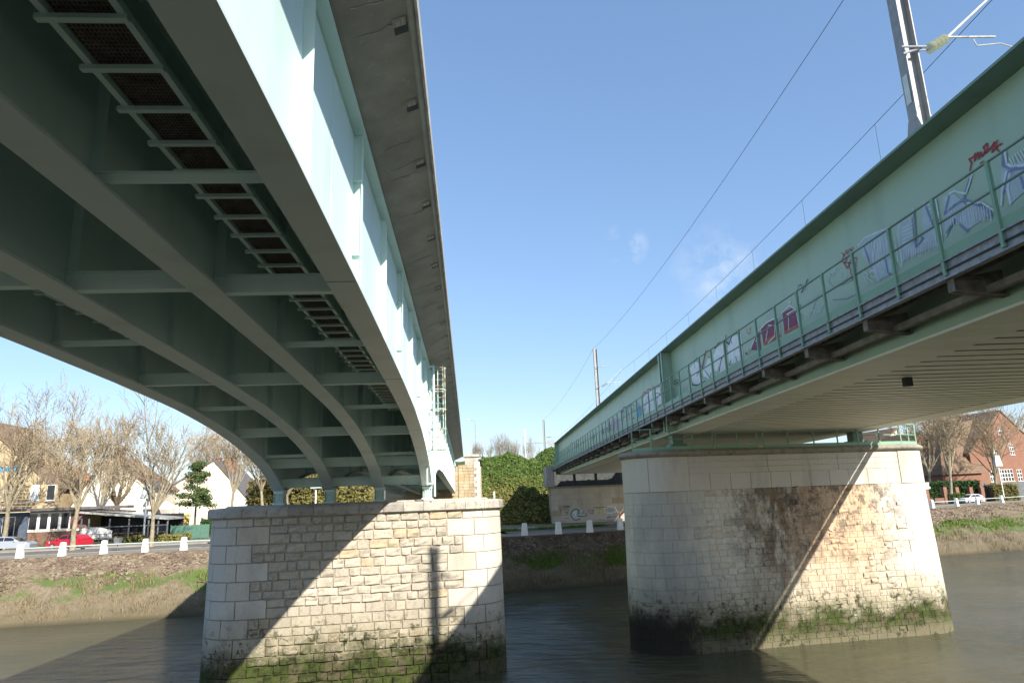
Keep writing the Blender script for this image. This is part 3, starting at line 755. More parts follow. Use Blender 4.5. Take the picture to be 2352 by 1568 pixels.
for hh in (.8, 2.9, 4.7, 6.52): mb = MB(); mb.tube(WL(-1.98, sF, hh), WL(-1.62, sF, hh), .05, n=4); mb.build('frame_bar', M['teal'], fr)

# ------------------------------------------------------------------ right railway bridge
rw = thing('railway_bridge', 'sage green plate girder railway bridge with graffiti and a side walkway, on the right', 'bridge', WR(15, 39, 2.3))
S0, S1 = -45., 96.
def gz(s): return -.0042*(s-10)
def RB(a, s, h): return WR(a, s, h+gz(s))
def seg(mb, a0, a1, h0, h1, s0=S0, s1=S1, mi=0): mb.fbox(RB, a0, a1, s0, s1, h0, h1, mi)
AW = 10.3
mb = MB(); seg(mb, AW, AW+.04, 3.3, 7.55); g1 = mb.build('main_girder', M['green'], rw)
mb = MB(); seg(mb, AW-.6, AW+.6, 7.55, 7.61); mb.build('top_flange', M['green_dk'], g1)
mb = MB(); seg(mb, AW-.5, AW+.5, 7.612, 7.64); mb.build('flange_plate', M['green'], g1)
mb = MB(); seg(mb, AW-.06, AW+1.6, 3.24, 3.3); mb.build('bottom_flange', M['cream'], g1)
A2 = 22.7
mb = MB(); seg(mb, A2, A2+.04, 3.36, 7.55); g2 = mb.build('main_girder', M['green'], rw)
mb = MB(); seg(mb, A2-.6, A2+.6, 7.55, 7.61); mb.build('top_flange', M['green_dk'], g2)
mb = MB(); seg(mb, A2-1.55, A2+.06, 3.24, 3.3); mb.build('bottom_flange', M['cream'], g2)
for s in (-44.9, -10.5, 36.2, 36.75, 95.9):
    mb = MB(); mb.fbox(RB, AW-.55, AW-.002, s, s+.03, 3.3, 7.55)
    if 30 < s < 40: mb.fbox(RB, AW-.57, AW-.52, s-.06, s+.09, 3.3, 7.55)
    mb.build('web_stiffener', M['green'], g1)
# deck plate above the ribs, coloured dark as shade in the soffit gaps
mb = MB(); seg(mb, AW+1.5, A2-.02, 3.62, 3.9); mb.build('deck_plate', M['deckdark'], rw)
RIB = None; s = S0+.3; kk = 0
while s < S1-.3:
    if kk < 400:
        loc = RB((AW+1.55+A2-1.5)/2, s, 3.30)
        if RIB is None:
            mb = MB(); w2 = (A2-AW-3.05)/2+.02
            pr_ = [(-.29, 0), (.29, 0), (.29, .05), (.24, .3), (-.24, .3), (-.29, .05)]
            ve = [(sx*w2, y_, z_-.03) for sx in (-1, 1) for y_, z_ in pr_]; n_ = 6
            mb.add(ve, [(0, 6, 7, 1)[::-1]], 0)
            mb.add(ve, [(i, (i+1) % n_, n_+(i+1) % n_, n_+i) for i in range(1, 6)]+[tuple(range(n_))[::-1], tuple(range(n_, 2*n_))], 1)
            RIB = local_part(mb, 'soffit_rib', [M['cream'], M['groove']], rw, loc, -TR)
        else: inst(RIB, rw, loc, -TR)
    s += .70; kk += 1
# lower side: cable duct, brackets, walkway
mb = MB(); seg(mb, AW-.42, AW-.26, 3.57, 3.72); mb.build('cable_duct', M['pipe'], rw)
AWK = 9.2
mb = MB(); seg(mb, AWK-.02, AWK+.0, 3.90, 4.24); wy = mb.build('side_walkway', M['galv'], rw)
for h0, h1 in ((3.88, 3.91), (4.23, 4.26)): mb = MB(); seg(mb, AWK-.09, AWK+.07, h0, h1); mb.build('channel_flange', M['galv'], wy)
mb = MB(); seg(mb, AWK-.06, AWK-.02, 4.04, 4.07); mb.build('cable_strip', M['black'], wy)
mb = MB(); seg(mb, AWK+.02, AW-.03, 4.27, 4.31); mb.build('walkway_floor', M['brownsteel'], wy)
for aa in (AWK+.35, AWK+.7): mb = MB(); seg(mb, aa-.03, aa+.03, 4.06, 4.24); mb.build('floor_joist', M['brownsteel'], wy)
mb = MB(); seg(mb, AWK-.05, AWK-.03+.001, 4.27, 4.47); mb.build('toe_board', M['green_rail'], wy)
for hh in (5.58, 5.03): mb = MB(); mb.tube(RB(AWK-.04, S0, hh), RB(AWK-.04, S1, hh), .025, n=8); mb.build('handrail', M['green_dk'], wy)
POST = BRK = None; k_ = 0; s = 10.9-1.55*16
while s < S1:
    loc = RB(AWK-.06, s, 3.95)
    if POST is None:
        mb = MB(); mb.box(-.03, .03, -.035, .035, 0, 1.63); POST = local_part(mb, 'railing_post', M['green_rail'], wy, loc, -TR)
    else: inst(POST, wy, loc, -TR)
    if k_ % 2 == 1:
        loc = RB(AWK+.02, s, 3.86)
        if BRK is None:
            mb = MB(); mb.hexa([(0, -.015, -.22), (1.06, -.015, -.34), (1.06, .015, -.34), (0, .015, -.22), (0, -.015, .0), (1.06, -.015, .2), (1.06, .015, .2), (0, .015, .0)])
            mb.hexa([(-.02, -.1, -.24), (1.06, -.1, -.36), (1.06, .1, -.36), (-.02, .1, -.24), (-.02, -.1, -.22), (1.06, -.1, -.34), (1.06, .1, -.34), (-.02, .1, -.22)])
            mb.hexa([(-.02, -.1, 0), (.6, -.1, 0), (.6, .1, 0), (-.02, .1, 0), (-.02, -.1, .02), (.6, -.1, .02), (.6, .1, .02), (-.02, .1, .02)])
            mb.box(-.02, 0, -.1, .1, -.22, 0)
            BRK = local_part(mb, 'walkway_bracket', M['brownsteel'], wy, loc, -TR)
        else: inst(BRK, wy, loc, -TR)
    s += 1.55; k_ += 1
# far walkway (casts the second stripe of shadow on the pier)
mb = MB(); seg(mb, A2+1.1, A2+1.15, 3.85, 4.27); w2_ = mb.build('far_walkway', M['galv'], rw)
mb = MB(); seg(mb, A2+.05, A2+1.08, 4.3, 4.34); mb.build('walkway_floor', M['galv'], w2_)
for hh in (5.58, 5.0): mb = MB(); seg(mb, A2+1.1, A2+1.14, hh, hh+.05); mb.build('handrail', M['green_rail'], w2_)
# bearings of the railway bridge
for aa, ss_ in ((AW+.5, 38.4), (A2-.5, 40.4)):
    mb = MB(); mb.fbox(RB, aa-.45, aa+.45, ss_-.5, ss_+.5, 2.25+.12, 2.6+.12); mb.fbox(RB, aa-.3, aa+.3, ss_-.35, ss_+.35, 2.72, 3.1+.12); mb.fbox(RB, aa-.4, aa+.4, ss_-.4, ss_+.4, 3.22, 3.35); mb.build('bearing', M['green_dk'], rw)
a_n = ats(2083, 868, 20.6, TR)[0]; mb = MB(); mb.fbox(WR, a_n-.11, a_n+.11, 20.5, 20.7, 2.95, 3.24); mb.build('navigation_lamp', M['black'], rw)
# graffiti: flat paint on the web
GM = {k_: simple('spray_'+k_, c, .6, 0, .12, 4) for k_, c in dict(red=(.42, .03, .045), silver=(.42, .52, .56), whitish=(.62, .68, .74), blue=(.20, .25, .40), maroon=(.24, .04, .1), white=(.78, .82, .84), black=(.02, .02, .025), orange=(.45, .14, .07), pink=(.5, .34, .5), sky=(.12, .38, .55), violet=(.17, .15, .26), yellow=(.45, .5, .08), greyg=(.12, .2, .17)).items()}
GL = [0]
def pw(x, y, off): s, h = atlat(x, y, AW-off, TR); return WR(AW-off, s, h), s, h
def gstroke(mb, pts, w, off, mi=0):
    P3 = [pw(x, y, off)[1:] for x, y in pts]
    for (s0, h0), (s1, h1) in zip(P3[:-1], P3[1:]):
        dx, dy = s1-s0, h1-h0; l = math.hypot(dx, dy) or 1; nx, ny = -dy/l*w, dx/l*w; ex, ey = dx/l*w*.5, dy/l*w*.5
        mb.add([WR(AW-off, s0-ex+nx, h0-ey+ny), WR(AW-off, s1+ex+nx, h1+ey+ny), WR(AW-off, s1+ex-nx, h1+ey-ny), WR(AW-off, s0-ex-nx, h0-ey-ny)], [(0, 1, 2, 3)], mi)
def gfill(mb, pts, off, mi=0):
    mb.add([pw(x, y, off)[0] for x, y in pts], [tuple(range(len(pts)))], mi)
def graf(fills, strokes):
    for c, pts in fills:
        GL[0] += 1; mb = MB(); gfill(mb, pts, .012+(GL[0] % 9)*.0006); mb.build('graffiti_letter', GM[c], g1)
    mats = []; mb = MB()
    for c, w, pts in strokes:
        GL[0] += 1
        if c not in mats: mats.append(c)
        gstroke(mb, pts, w, .019+(GL[0] % 11)*.0006, mats.index(c))
    if mb.v: mb.build('graffiti_lines', [GM[c] for c in mats], g1, kind='stuff')
# (coordinates on the girder face)
graf([], [('red', .018, [(2227, 392), (2231, 374), (2225, 366), (2234, 362), (2240, 352), (2238, 370), (2246, 350), (2248, 366), (2252, 350), (2256, 360), (2262, 346), (2258, 338), (2266, 330), (2268, 342), (2262, 352), (2272, 344), (2280, 332), (2284, 326), (2278, 350), (2290, 336), (2300, 330)]), ('red', .016, [(2290, 322), (2286, 340), (2296, 350)]), ('red', .012, [(2250, 376), (2258, 370)])])
def px4(x, y): return ((2900+x/1.7425)*.5742, (500+y/1.7425)*.5742)
def g4(fills, strokes): graf([(c, [px4(*p) for p in pts]) for c, pts in fills], [(c, w, [px4(*p) for p in pts]) for c, w, pts in strokes])
def hatch(x0, y0, x1, y1, n_, dx, dy, c='whitish', w=.012): return [(c, w, [(x0+(x1-x0)*q/n_, y0+(y1-y0)*q/n_), (x0+(x1-x0)*q/n_+dx+random.uniform(-6, 6), y0+(y1-y0)*q/n_+dy+random.uniform(-10, 10))]) for q in range(n_+1)]
g4([('silver', [(925, 830), (975, 780), (1090, 720), (1150, 730), (1170, 900), (1210, 1010), (1060, 1090), (1010, 970), (950, 900)])],
   [('blue', .03, [(970, 850), (1000, 940), (1020, 990)]), ('blue', .025, [(1115, 930), (1135, 1030), (1150, 1040)]), ('whitish', .02, [(925, 840), (975, 785), (1145, 715), (1160, 900)]), ('whitish', .02, [(1050, 780), (1030, 960), (1075, 1090)])]+hatch(1000, 820, 1180, 780, 9, 20, 170))
g4([('silver', [(1210, 680), (1300, 640), (1320, 830), (1380, 790), (1370, 560), (1470, 520), (1510, 830), (1330, 900), (1230, 960), (1215, 860)])],
   [('blue', .028, [(1315, 600), (1330, 850), (1380, 790), (1365, 780)]), ('blue', .028, [(1400, 570), (1450, 700), (1490, 660)]), ('whitish', .02, [(1215, 670), (1205, 760), (1235, 980)]), ('whitish', .02, [(1310, 580), (1315, 640)]), ('whitish', .02, [(1380, 550), (1470, 520), (1500, 700), (1515, 820)])]+hatch(1230, 900, 1500, 770, 16, 0, 75)+hatch(1235, 720, 1240, 850, 5, 70, -35)+hatch(1410, 560, 1430, 720, 5, 60, -30))
g4([('silver', [(1520, 500), (1600, 480), (1680, 560), (1760, 560), (1860, 620), (1690, 730), (1590, 670), (1540, 800), (1530, 640)])],
   [('blue', .03, [(1560, 500), (1530, 620), (1600, 560), (1660, 520), (1700, 380)]), ('blue', .03, [(1660, 520), (1770, 560), (1860, 630)]), ('blue', .03, [(1545, 750), (1600, 660), (1690, 740)]), ('whitish', .02, [(1560, 480), (1600, 460), (1680, 480), (1720, 350)]), ('whitish', .02, [(1690, 545), (1790, 540), (1880, 600)])]+hatch(1560, 600, 1840, 560, 15, 15, 100))
g4([('silver', [(1925, 260), (1960, 290), (2084, 250), (2140, 180), (2140, 420), (1990, 550), (1940, 420), (1915, 500)])],
   [('whitish', .03, [(1950, 180), (1960, 270), (2000, 290), (2084, 280)]), ('blue', .03, [(1935, 200), (1935, 280), (1990, 310), (2084, 300)]), ('blue', .03, [(1940, 470), (1960, 340), (2030, 300)]), ('whitish', .025, [(1925, 560), (1930, 460), (1960, 330)]), ('whitish', .03, [(1990, 550), (1970, 440), (1985, 340)]), ('blue', .03, [(2060, 360), (2084, 440)])]+hatch(1980, 230, 2100, 150, 6, 30, 60))
g4([], [('red', .013, [(890, 850), (880, 880), (870, 860), (850, 900), (845, 870), (830, 910), (812, 890)]), ('red', .015, [(830, 905), (812, 940), (850, 1000), (880, 930), (915, 925), (905, 1060), (885, 1070), (870, 1000), (860, 960), (900, 960), (830, 960), (850, 930)]), ('whitish', .012, [(950, 1020), (970, 1060), (995, 1110)]), ('whitish', .014, [(960, 1020), (1000, 1040), (985, 1060), (1030, 1090)]), ('whitish', .014, [(1010, 1020), (1045, 1015), (1050, 1060), (1020, 1060), (1012, 1020)]), ('black', .006, [(740, 1040), (720, 1090), (760, 1130), (820, 1110), (900, 1075)]), ('black', .006, [(750, 1220), (850, 1210), (935, 1170)]), ('black', .012, [(500, 1170), (510, 1120), (530, 1110), (545, 1150), (530, 1170), (560, 1110), (575, 1070), (560, 1150)]), ('whitish', .01, [(720, 1040), (745, 1060), (770, 1000), (740, 1030), (780, 1020)]), ('whitish', .01, [(800, 1080), (810, 1010), (845, 1020), (840, 1070), (800, 1080)]), ('whitish', .014, [(560, 1310), (590, 1330), (640, 1190), (600, 1290), (660, 1300), (690, 1240)]), ('black', .009, [(515, 1200), (500, 1240), (530, 1260), (510, 1300), (540, 1330), (520, 1380)])])
g4([('maroon', [(250, 1410), (330, 1360), (365, 1350), (385, 1460), (270, 1535)]), ('maroon', [(400, 1310), (470, 1270), (500, 1330), (510, 1400), (415, 1455)]), ('maroon', [(180, 1568), (215, 1470), (240, 1440), (250, 1568)]), ('orange', [(275, 1500), (385, 1440), (390, 1475), (270, 1538)]), ('orange', [(410, 1440), (508, 1385), (512, 1408), (415, 1458)])],
   [('white', .022, [(175, 1568), (220, 1450), (290, 1375), (370, 1335), (385, 1460)]), ('white', .022, [(300, 1410), (285, 1500)]), ('white', .02, [(300, 1395), (350, 1400), (345, 1470), (300, 1520)]), ('white', .022, [(395, 1310), (450, 1255), (495, 1290), (515, 1400)]), ('white', .02, [(440, 1320), (445, 1430)]), ('white', .02, [(430, 1320), (480, 1290)]), ('white', .03, [(215, 1500), (222, 1510)]), ('white', .03, [(228, 1485), (235, 1492)]), ('white', .03, [(445, 1240), (455, 1225)])])
def px7(x, y): return ((2400+x/3.136)*.5742, (1300+y/3.136)*.5742)
def g7(fills, strokes): graf([(c, [px7(*p) for p in pts]) for c, pts in fills], [(c, w, [px7(*p) for p in pts]) for c, w, pts in strokes])
g7([('white', [(1130, 535), (1200, 460), (1240, 470), (1265, 600), (1300, 740), (1210, 760), (1150, 700)]), ('white', [(1290, 590), (1350, 430), (1400, 400), (1430, 640), (1370, 670), (1300, 640)]), ('white', [(1420, 380), (1460, 290), (1560, 220), (1600, 540), (1500, 600), (1440, 570)]), ('white', [(1600, 290), (1660, 140), (1770, 110), (1800, 430), (1620, 500)])],
   [('black', .03, [(1100, 580), (1140, 640), (1160, 750), (1230, 750), (1320, 700)]), ('black', .02, [(1185, 460), (1190, 540)]), ('black', .025, [(1190, 450), (1215, 410), (1240, 440), (1270, 530)]), ('maroon', .05, [(1280, 540), (1310, 390), (1330, 320)]), ('black', .02, [(1310, 560), (1380, 660), (1395, 600)]), ('black', .03, [(1440, 290), (1480, 230), (1560, 200), (1580, 330), (1520, 430), (1490, 590)]), ('black', .03, [(1575, 120), (1580, 210), (1620, 240), (1660, 120), (1710, 90), (1750, 120), (1760, 290)]), ('black', .02, [(1650, 200), (1650, 230)]), ('black', .02, [(1700, 390), (1720, 460)]), ('black', .02, [(1620, 500), (1645, 440)]), ('yellow', .03, [(1340, 380), (1370, 410), (1390, 370)]), ('yellow', .03, [(1690, 70), (1730, 60)]), ('yellow', .02, [(1470, 580), (1490, 520)]), ('black', .02, [(1210, 600), (1240, 590), (1215, 640)])])
g7([], [('orange', .012, [(1830, 20), (1850, 100), (1880, 110), (1890, 20), (1870, 60)]), ('red', .04, [(1825, 350), (1840, 360)]), ('yellow', .04, [(1860, 320), (1875, 335)]), ('black', .014, [(935, 690), (930, 730), (960, 755), (985, 740), (985, 690), (955, 680), (935, 700), (980, 720), (945, 735)]), ('whitish', .012, [(1020, 680), (1040, 660), (1055, 690), (1030, 710), (1060, 750), (1080, 780), (1030, 830)]), ('yellow', .03, [(1030, 685), (1038, 690)])])
g7([('white', [(530, 930), (560, 900), (600, 850), (640, 1080), (560, 1110)]), ('white', [(590, 830), (650, 820), (690, 1060), (620, 1080)]), ('white', [(680, 830), (750, 780), (780, 1000), (710, 1030)]), ('white', [(795, 680), (830, 640), (860, 670), (855, 750), (810, 760)]), ('white', [(805, 890), (830, 880), (832, 960), (810, 965)])],
   [('red', .03, [(525, 890), (545, 840), (580, 850), (600, 800), (650, 810), (670, 760)]), ('red', .025, [(540, 900), (560, 1080), (590, 890)]), ('red', .025, [(610, 870), (640, 1050)]), ('red', .03, [(670, 790), (720, 760), (760, 770), (775, 990), (730, 1020), (715, 920), (750, 860)]), ('red', .02, [(700, 850), (760, 860)]), ('red', .022, [(795, 700), (830, 630), (860, 660), (858, 750), (815, 765), (800, 710)]), ('red', .03, [(815, 690), (835, 720), (845, 680)]), ('white', .03, [(820, 760), (800, 800), (815, 870)]), ('red', .02, [(800, 870), (830, 865)])])
g7([('sky', [(455, 1020), (490, 1000), (515, 1030), (520, 1130), (460, 1170)])], [('violet', .02, [(455, 1010), (470, 970), (495, 1000), (470, 1060), (520, 1060)])])
g7([], [('violet', .045, [(265, 1110), (300, 1060), (290, 1180), (270, 1240)]), ('whitish', .02, [(250, 1080), (310, 1050), (280, 1250)]), ('violet', .05, [(330, 1060), (345, 1200)]), ('violet', .05, [(345, 1050), (370, 1180)]), ('violet', .05, [(400, 1050), (395, 1180), (430, 1160)]), ('whitish', .02, [(385, 1050), (425, 1100), (400, 1120)]), ('violet', .03, [(270, 1080), (300, 1020), (340, 1040), (390, 990), (430, 1010)]), ('violet', .04, [(415, 1030), (430, 1090)])])
g7([('pink', [(140, 1190), (180, 1170), (185, 1320), (145, 1340)]), ('pink', [(190, 1170), (235, 1160), (240, 1300), (200, 1315)])], [('whitish', .02, [(140, 1190), (190, 1150), (230, 1180)])]+[('white', .05, [(x, 1240-x*.35), (x+12, 1380-x*.35)]) for x in (10, 40)]+[('black', .05, [(x, 1230-x*.3), (x+20, 1340-x*.35), (x+5, 1370-x*.3)]) for x in (60, 95, 115)])
def px3(x, y): return ((2100+x/3.136)*.5742, (1650+y/3.136)*.5742)
fl = []; st_ = []
for q in range(26):
    x = 470+q*23; y = 485-q*12.4; c = random.choice(['white', 'silver', 'greyg', 'whitish', 'violet'])
    if random.random() < .3: continue
    hh = random.uniform(55, 85); st_.append((c, .07, [px3(x, y+20-hh*.3), px3(x+random.uniform(-4, 10), y+hh-20)]))
    if random.random() < .6: st_.append((random.choice(['black', 'violet', 'white']), .03, [px3(x, y), px3(x+14, y+20), px3(x+4, y+45)]))
st_.append(('orange', .05, [px3(645, 335), px3(655, 345)])); st_.append(('greyg', .05, [px3(570, 390), px3(575, 370), px3(588, 385)]))
graf([], st_)
# grey cabinets on brackets below the walkway near the end: hidden; railway abutment
ab = thing('railway_abutment', 'cream stone abutment wall with graffiti at the far end of the railway bridge', 'abutment', WR(12, 96, -3.6))
SA = 95.5
mb = MB(); mb.fbox(WR, 8.9, 26, SA+.08, SA+3.5, -4.2, 1.25); mb.build('wall_core', M['mortar'], ab)
M['ab'] = stone('abutment_ashlar', ((.48, .43, .35), (.53, .48, .39), (.40, .32, .22)), .2, None, .8, .2)
hcs = [-3.9, -3.3, -2.6, -1.9, -1.2, -.45, .3, 1.05]; 
for j, (h0, h1) in enumerate(zip(hcs[:-1], hcs[1:])):
    a = 8.9
    while a < 24:
        w = random.uniform(1.0, 2.2) if h0 > -1.4 else random.uniform(.8, 1.5)
        mb = MB(); mb.fbox(WR, a+.012, min(a+w, 24)-.012, SA, SA+.1, h0+.012, h1-.012); mb.build('wall_block', M['ab'], ab); a += w
mb = MB(); mb.fbox(WR, 8.8, 26, SA-.06, SA+3, 1.06, 1.3); mb.build('wall_coping', M['corn'], ab)
mb = MB(); mb.fbox(WR, 8.3, 9.4, SA-.9, SA+4, 1.3, 4.1); mb.build('side_block', M['fascia'], ab)
mb = MB()
for q in range(5):
    a = 9.2+q*3; mb.fbox(WR, a, a+.35, SA+.9, SA+1.2, 1.3, 3.1)
mb.fbox(WR, 8.6, 26, SA+2.4, SA+2.6, 1.3, 3.3); mb.build('ballast_wall', M['deckdark'], ab)
# abutment graffiti
def pab(x, y, off): a, h = ats(x, y, SA-off, TR); return WR(a, SA-off, h)
def agraf(items, nm_='graffiti'):
    mats = []; mb = MB()
    for k_, it in enumerate(items):
        c = it[0]
        if c not in mats: mats.append(c)
        mi = mats.index(c); off = .01+k_*.0012
        if it[1] is None: mb.add([pab(*px3(*p), off) for p in it[2]], [tuple(range(len(it[2])))], mi)
        else:
            for p, q in zip(it[2][:-1], it[2][1:]):
                A_, B_ = pab(*px3(*p), off), pab(*px3(*q), off); d = (B_-A_).normalized(); n_ = Vector((0, 1, 0)).cross(d).normalized()*it[1]
                mb.add([A_-n_-d*it[1], B_-n_+d*it[1], B_+n_+d*it[1], A_+n_-d*it[1]], [(0, 1, 2, 3)], mi)
    mb.build(nm_, [GM[c] for c in mats], ab, kind='stuff')
circ = [(640+62*math.cos(t_), 1275+68*math.sin(t_)) for t_ in [R(-60-q*18) for q in range(14)]]
agraf([('silver', None, circ+[(690, 1300), (770, 1290), (765, 1270), (665, 1270)]), ('black', .05, circ+[(690, 1330)]), ('black', .05, [(665, 1215), (665, 1300), (770, 1290), (765, 1260)]), ('white', .04, [(615, 1260), (625, 1240), (640, 1260), (625, 1300)]),
       ('sky', .05, [(690, 1285), (700, 1240), (740, 1230)]), ('yellow', .09, [(930, 1200), (935, 1260)]), ('whitish', .05, [(990, 1200), (1050, 1170), (1130, 1180), (1150, 1230), (1080, 1260), (1000, 1250), (990, 1200)]), ('yellow', .1, [(1010, 1210), (1010, 1250)]),
       ('blue', .1, [(1030, 1310), (1140, 1300)]), ('blue', .08, [(1040, 1330), (1060, 1290)]), ('violet', .05, [(780, 1230), (860, 1220), (850, 1260), (800, 1250)]), ('white', .06, [(1130, 1190), (1160, 1240), (1190, 1260)]), ('red', .07, [(1185, 1270), (1190, 1310)]), ('red', .05, [(1200, 1260), (1240, 1250), (1300, 1200), (1310, 1225)]), ('pink', .04, [(1240, 1290), (1290, 1240), (1310, 1270)]), ('sky', .04, [(1040, 1195), (1060, 1240), (1080, 1200), (1100, 1240)]), ('orange', .05, [(860, 1190), (1020, 1180)]), ('violet', .06, [(500, 1240), (540, 1250), (520, 1280)]), ('greyg', .1, [(490, 1180), (560, 1175)]), ('maroon', .03, [(440, 1200), (450, 1260)]), ('blue', .05, [(495, 1325), (545, 1320)]), ('black', .02, [(890, 1195), (950, 1190)]), ('violet', .04, [(930, 1340), (1000, 1345)]), ('whitish', .04, [(680, 1240), (720, 1220), (700, 1260)])])

# ------------------------------------------------------------------ catenary masts and wires
def mast(s, base_h, top_h, label, near=False):
    a = AW+.05; B = RB(a, s, 0); gq = 'catenary masts standing on the railway bridge'
    tg = thing('catenary_mast', label, 'mast', WR(a, s, base_h), gq)
    w = .16; mb = MB()
    def fb(a0, a1, s0, s1, h0, h1): mb.fbox(WR, a+a0, a+a1, s+s0, s+s1, h0, h1)
    fb(-w*.9, w*.9, -.012, .012, base_h+.2, top_h)
    post = mb.build('post_web', M['mast'], tg)
    for sgn in (-1, 1):
        mb = MB(); fb(sgn*w*.95-.012, sgn*w*.95+.012, -w, w, base_h+.2, top_h); mb.build('post_flange', M['mast'], tg)
        mb = MB(); q_ = a+sgn*(w*.95+.016); mb.hexa([WR(q_-.01, s-.31, base_h+.2), WR(q_+.01, s-.31, base_h+.2), WR(q_+.01, s+.31, base_h+.2), WR(q_-.01, s+.31, base_h+.2), WR(q_-.01, s-w, base_h+.62), WR(q_+.01, s-w, base_h+.62), WR(q_+.01, s+w, base_h+.62), WR(q_-.01, s+w, base_h+.62)]); mb.build('flared_foot', M['mast'], tg)
    mb = MB(); fb(-.22, .22, -.36, .36, base_h+.15, base_h+.2); mb.build('base_plate', M['mast'], tg)
    for q in range(4):
        mb = MB(); ss = -.34+q*.2; fb(-.2, .2, ss, ss+.07, base_h-.02, base_h+.15); mb.build('packing_block', M['green_rail'], tg)
    arm_a = AW+2.4
    def insul(p0, p1, n=5, r=.13):
        p0 = Vector(p0); p1 = Vector(p1); mb = MB(); mb.tube(p0, p1, .03); o = mb.build('insulator', M['glassins'], tg)
        for q in range(n):
            c = p0.lerp(p1, (q+.5)/n); d = (p1-p0).normalized(); mb = MB(); mb.tube(c-d*.012, c+d*.03, r, r*.3, 14); mb.build('disc', M['glassins'], o)
    hl = base_h+2.35 if near else base_h+2.05
    hu = hl+2.1
    pA = WR(a+w, s, hl)
    mb = MB(); mb.tube(WR(a-.25, s-.2, hl-.15), WR(a+w+.05, s-.2, hl), .03); mb.build('clamp', M['galv'], tg)
    mb = MB(); mb.tube(WR(a+w, s-.1, hl), WR(a+w+.28, s-.1, hl+.02), .02); mb.build('hinge', M['galv'], tg)
    i0 = WR(a+w+.28, s-.1, hl+.02); i1 = WR(a+w+.8, s-.1, hl+.34); insul(i0, i1)
    e = WR(arm_a, s-.1, hl+1.55); mb = MB(); mb.tube(i1, e, .032, n=8); mb.build('cantilever_tube', M['galv_lt'], tg)
    mb = MB(); mb.tube(WR(a+w+.85, s-.1, hl+.36), WR(a+w+2.0, s-.1, hl+.36), .025, n=8); mb.build('registration_tube', M['galv_lt'], tg)
    mb = MB(); mb.path([WR(a+w+1.45, s-.1, hl+.3), WR(a+w+1.5, s-.1, hl+.12), WR(a+w+2.1, s-.1, hl+.18), WR(a+w+2.6, s-.1, hl+.0)], .016, 6); mb.build('steady_arm', M['galv_lt'], tg)
    u0 = WR(a+w, s-.1, hu-.25); insul(WR(a+w+.2, s-.1, hu-.25), WR(a+w+.75, s-.1, hu-.25), 5, .1)
    mb = MB(); mb.tube(WR(a+w+.75, s-.1, hu-.25), WR(arm_a, s-.1, hu-.3 if not near else hl+1.6), .013); mb.tube(u0, WR(a+w+.2, s-.1, hu-.25), .013); mb.tube(WR(arm_a, s-.1, hu-.3 if not near else hl+1.6), e, .013); mb.build('tie_rod', M['galv'], tg)
    for hh in (hl, hu-.25):
        mb = MB(); mb.tube(WR(a-.3, s-.25, hh), WR(a+.3, s-.25, hh), .025); mb.build('clamp', M['galv'], tg)
    if near:
        mb = MB(); mb.fbox(WR, a-w-.022, a-w-.016, s-.09, s+.09, base_h+1.0, base_h+1.75); mb.build('notice', M['sticker'], tg)
    return e
mast(-33, 8.0, 13.2, 'grey steel catenary mast on the railway bridge, out of view behind the camera')
E1 = mast(14.0, 7.66, 13.1, 'large near grey steel catenary mast bolted on the bridge girder at top right', True)
E2 = mast(60.9, 7.48, 13.1, 'middle grey catenary mast on the bridge girder, shorter than the near one')
# messenger wire with droppers
mb = MB()
def sagpts(p, q, sag, n=14): return [p.lerp(q, i/n)-Vector((0, 0, sag*4*(i/n)*(1-i/n))) for i in range(n+1)]
E0 = E1+(E1-E2); E3 = WR(AW+2.4, 119, 10.2)
E1m, E2m = WR(AW+2.4, 14, 11.45), WR(AW+2.4, 60.9, 11.0)
for p, q in ((WR(AW+2.4, -33, 11.9), E1m), (E1m, E2m), (E2m, E3)): mb.path(sagpts(p, q, .55), .012, 4)
mw = mb.build('messenger_wire', M['black'], label='upper dark overhead wire hung from the mast arms above the railway girder', cat='overhead wire')
for p, q in ((E1m, E2m), (E2m, E3)):
    for k_ in range(1, 9):
        t_ = k_/9; P_ = p.lerp(q, t_)-Vector((0, 0, .55*4*t_*(1-t_))); mb = MB(); mb.tube(P_, Vector((P_.x, P_.y, 17.6+(10.0-9.6)*0)), .006, n=3); mb.build('dropper', M['black'], mw)
mb = MB(); mb.path([WR(AW+2.4, -33, 9.9), E1m-Vector((0, 0, 1.7)), E2m-Vector((0, 0, 1.6)), E3-Vector((0, 0, 1.4))], .01, 4); mb.build('contact_wire', M['black'], label='lower dark contact wire running level behind the railway girder edge', cat='overhead wire')
mb = MB()
T1, T2, T3 = WR(AW-.1, 14, 13.15), WR(AW-.1, 60.9, 13.05), WR(AW-.1, 118, 13.0)
for p, q in ((WR(AW-.1, -33, 13.3), T1), (T1, T2), (T2, T3)): mb.path(sagpts(p, q, .8), .011, 4)
mb.build('feeder_wire', M['black'], label='single dark wire strung between the tops of the catenary masts', cat='overhead wire')
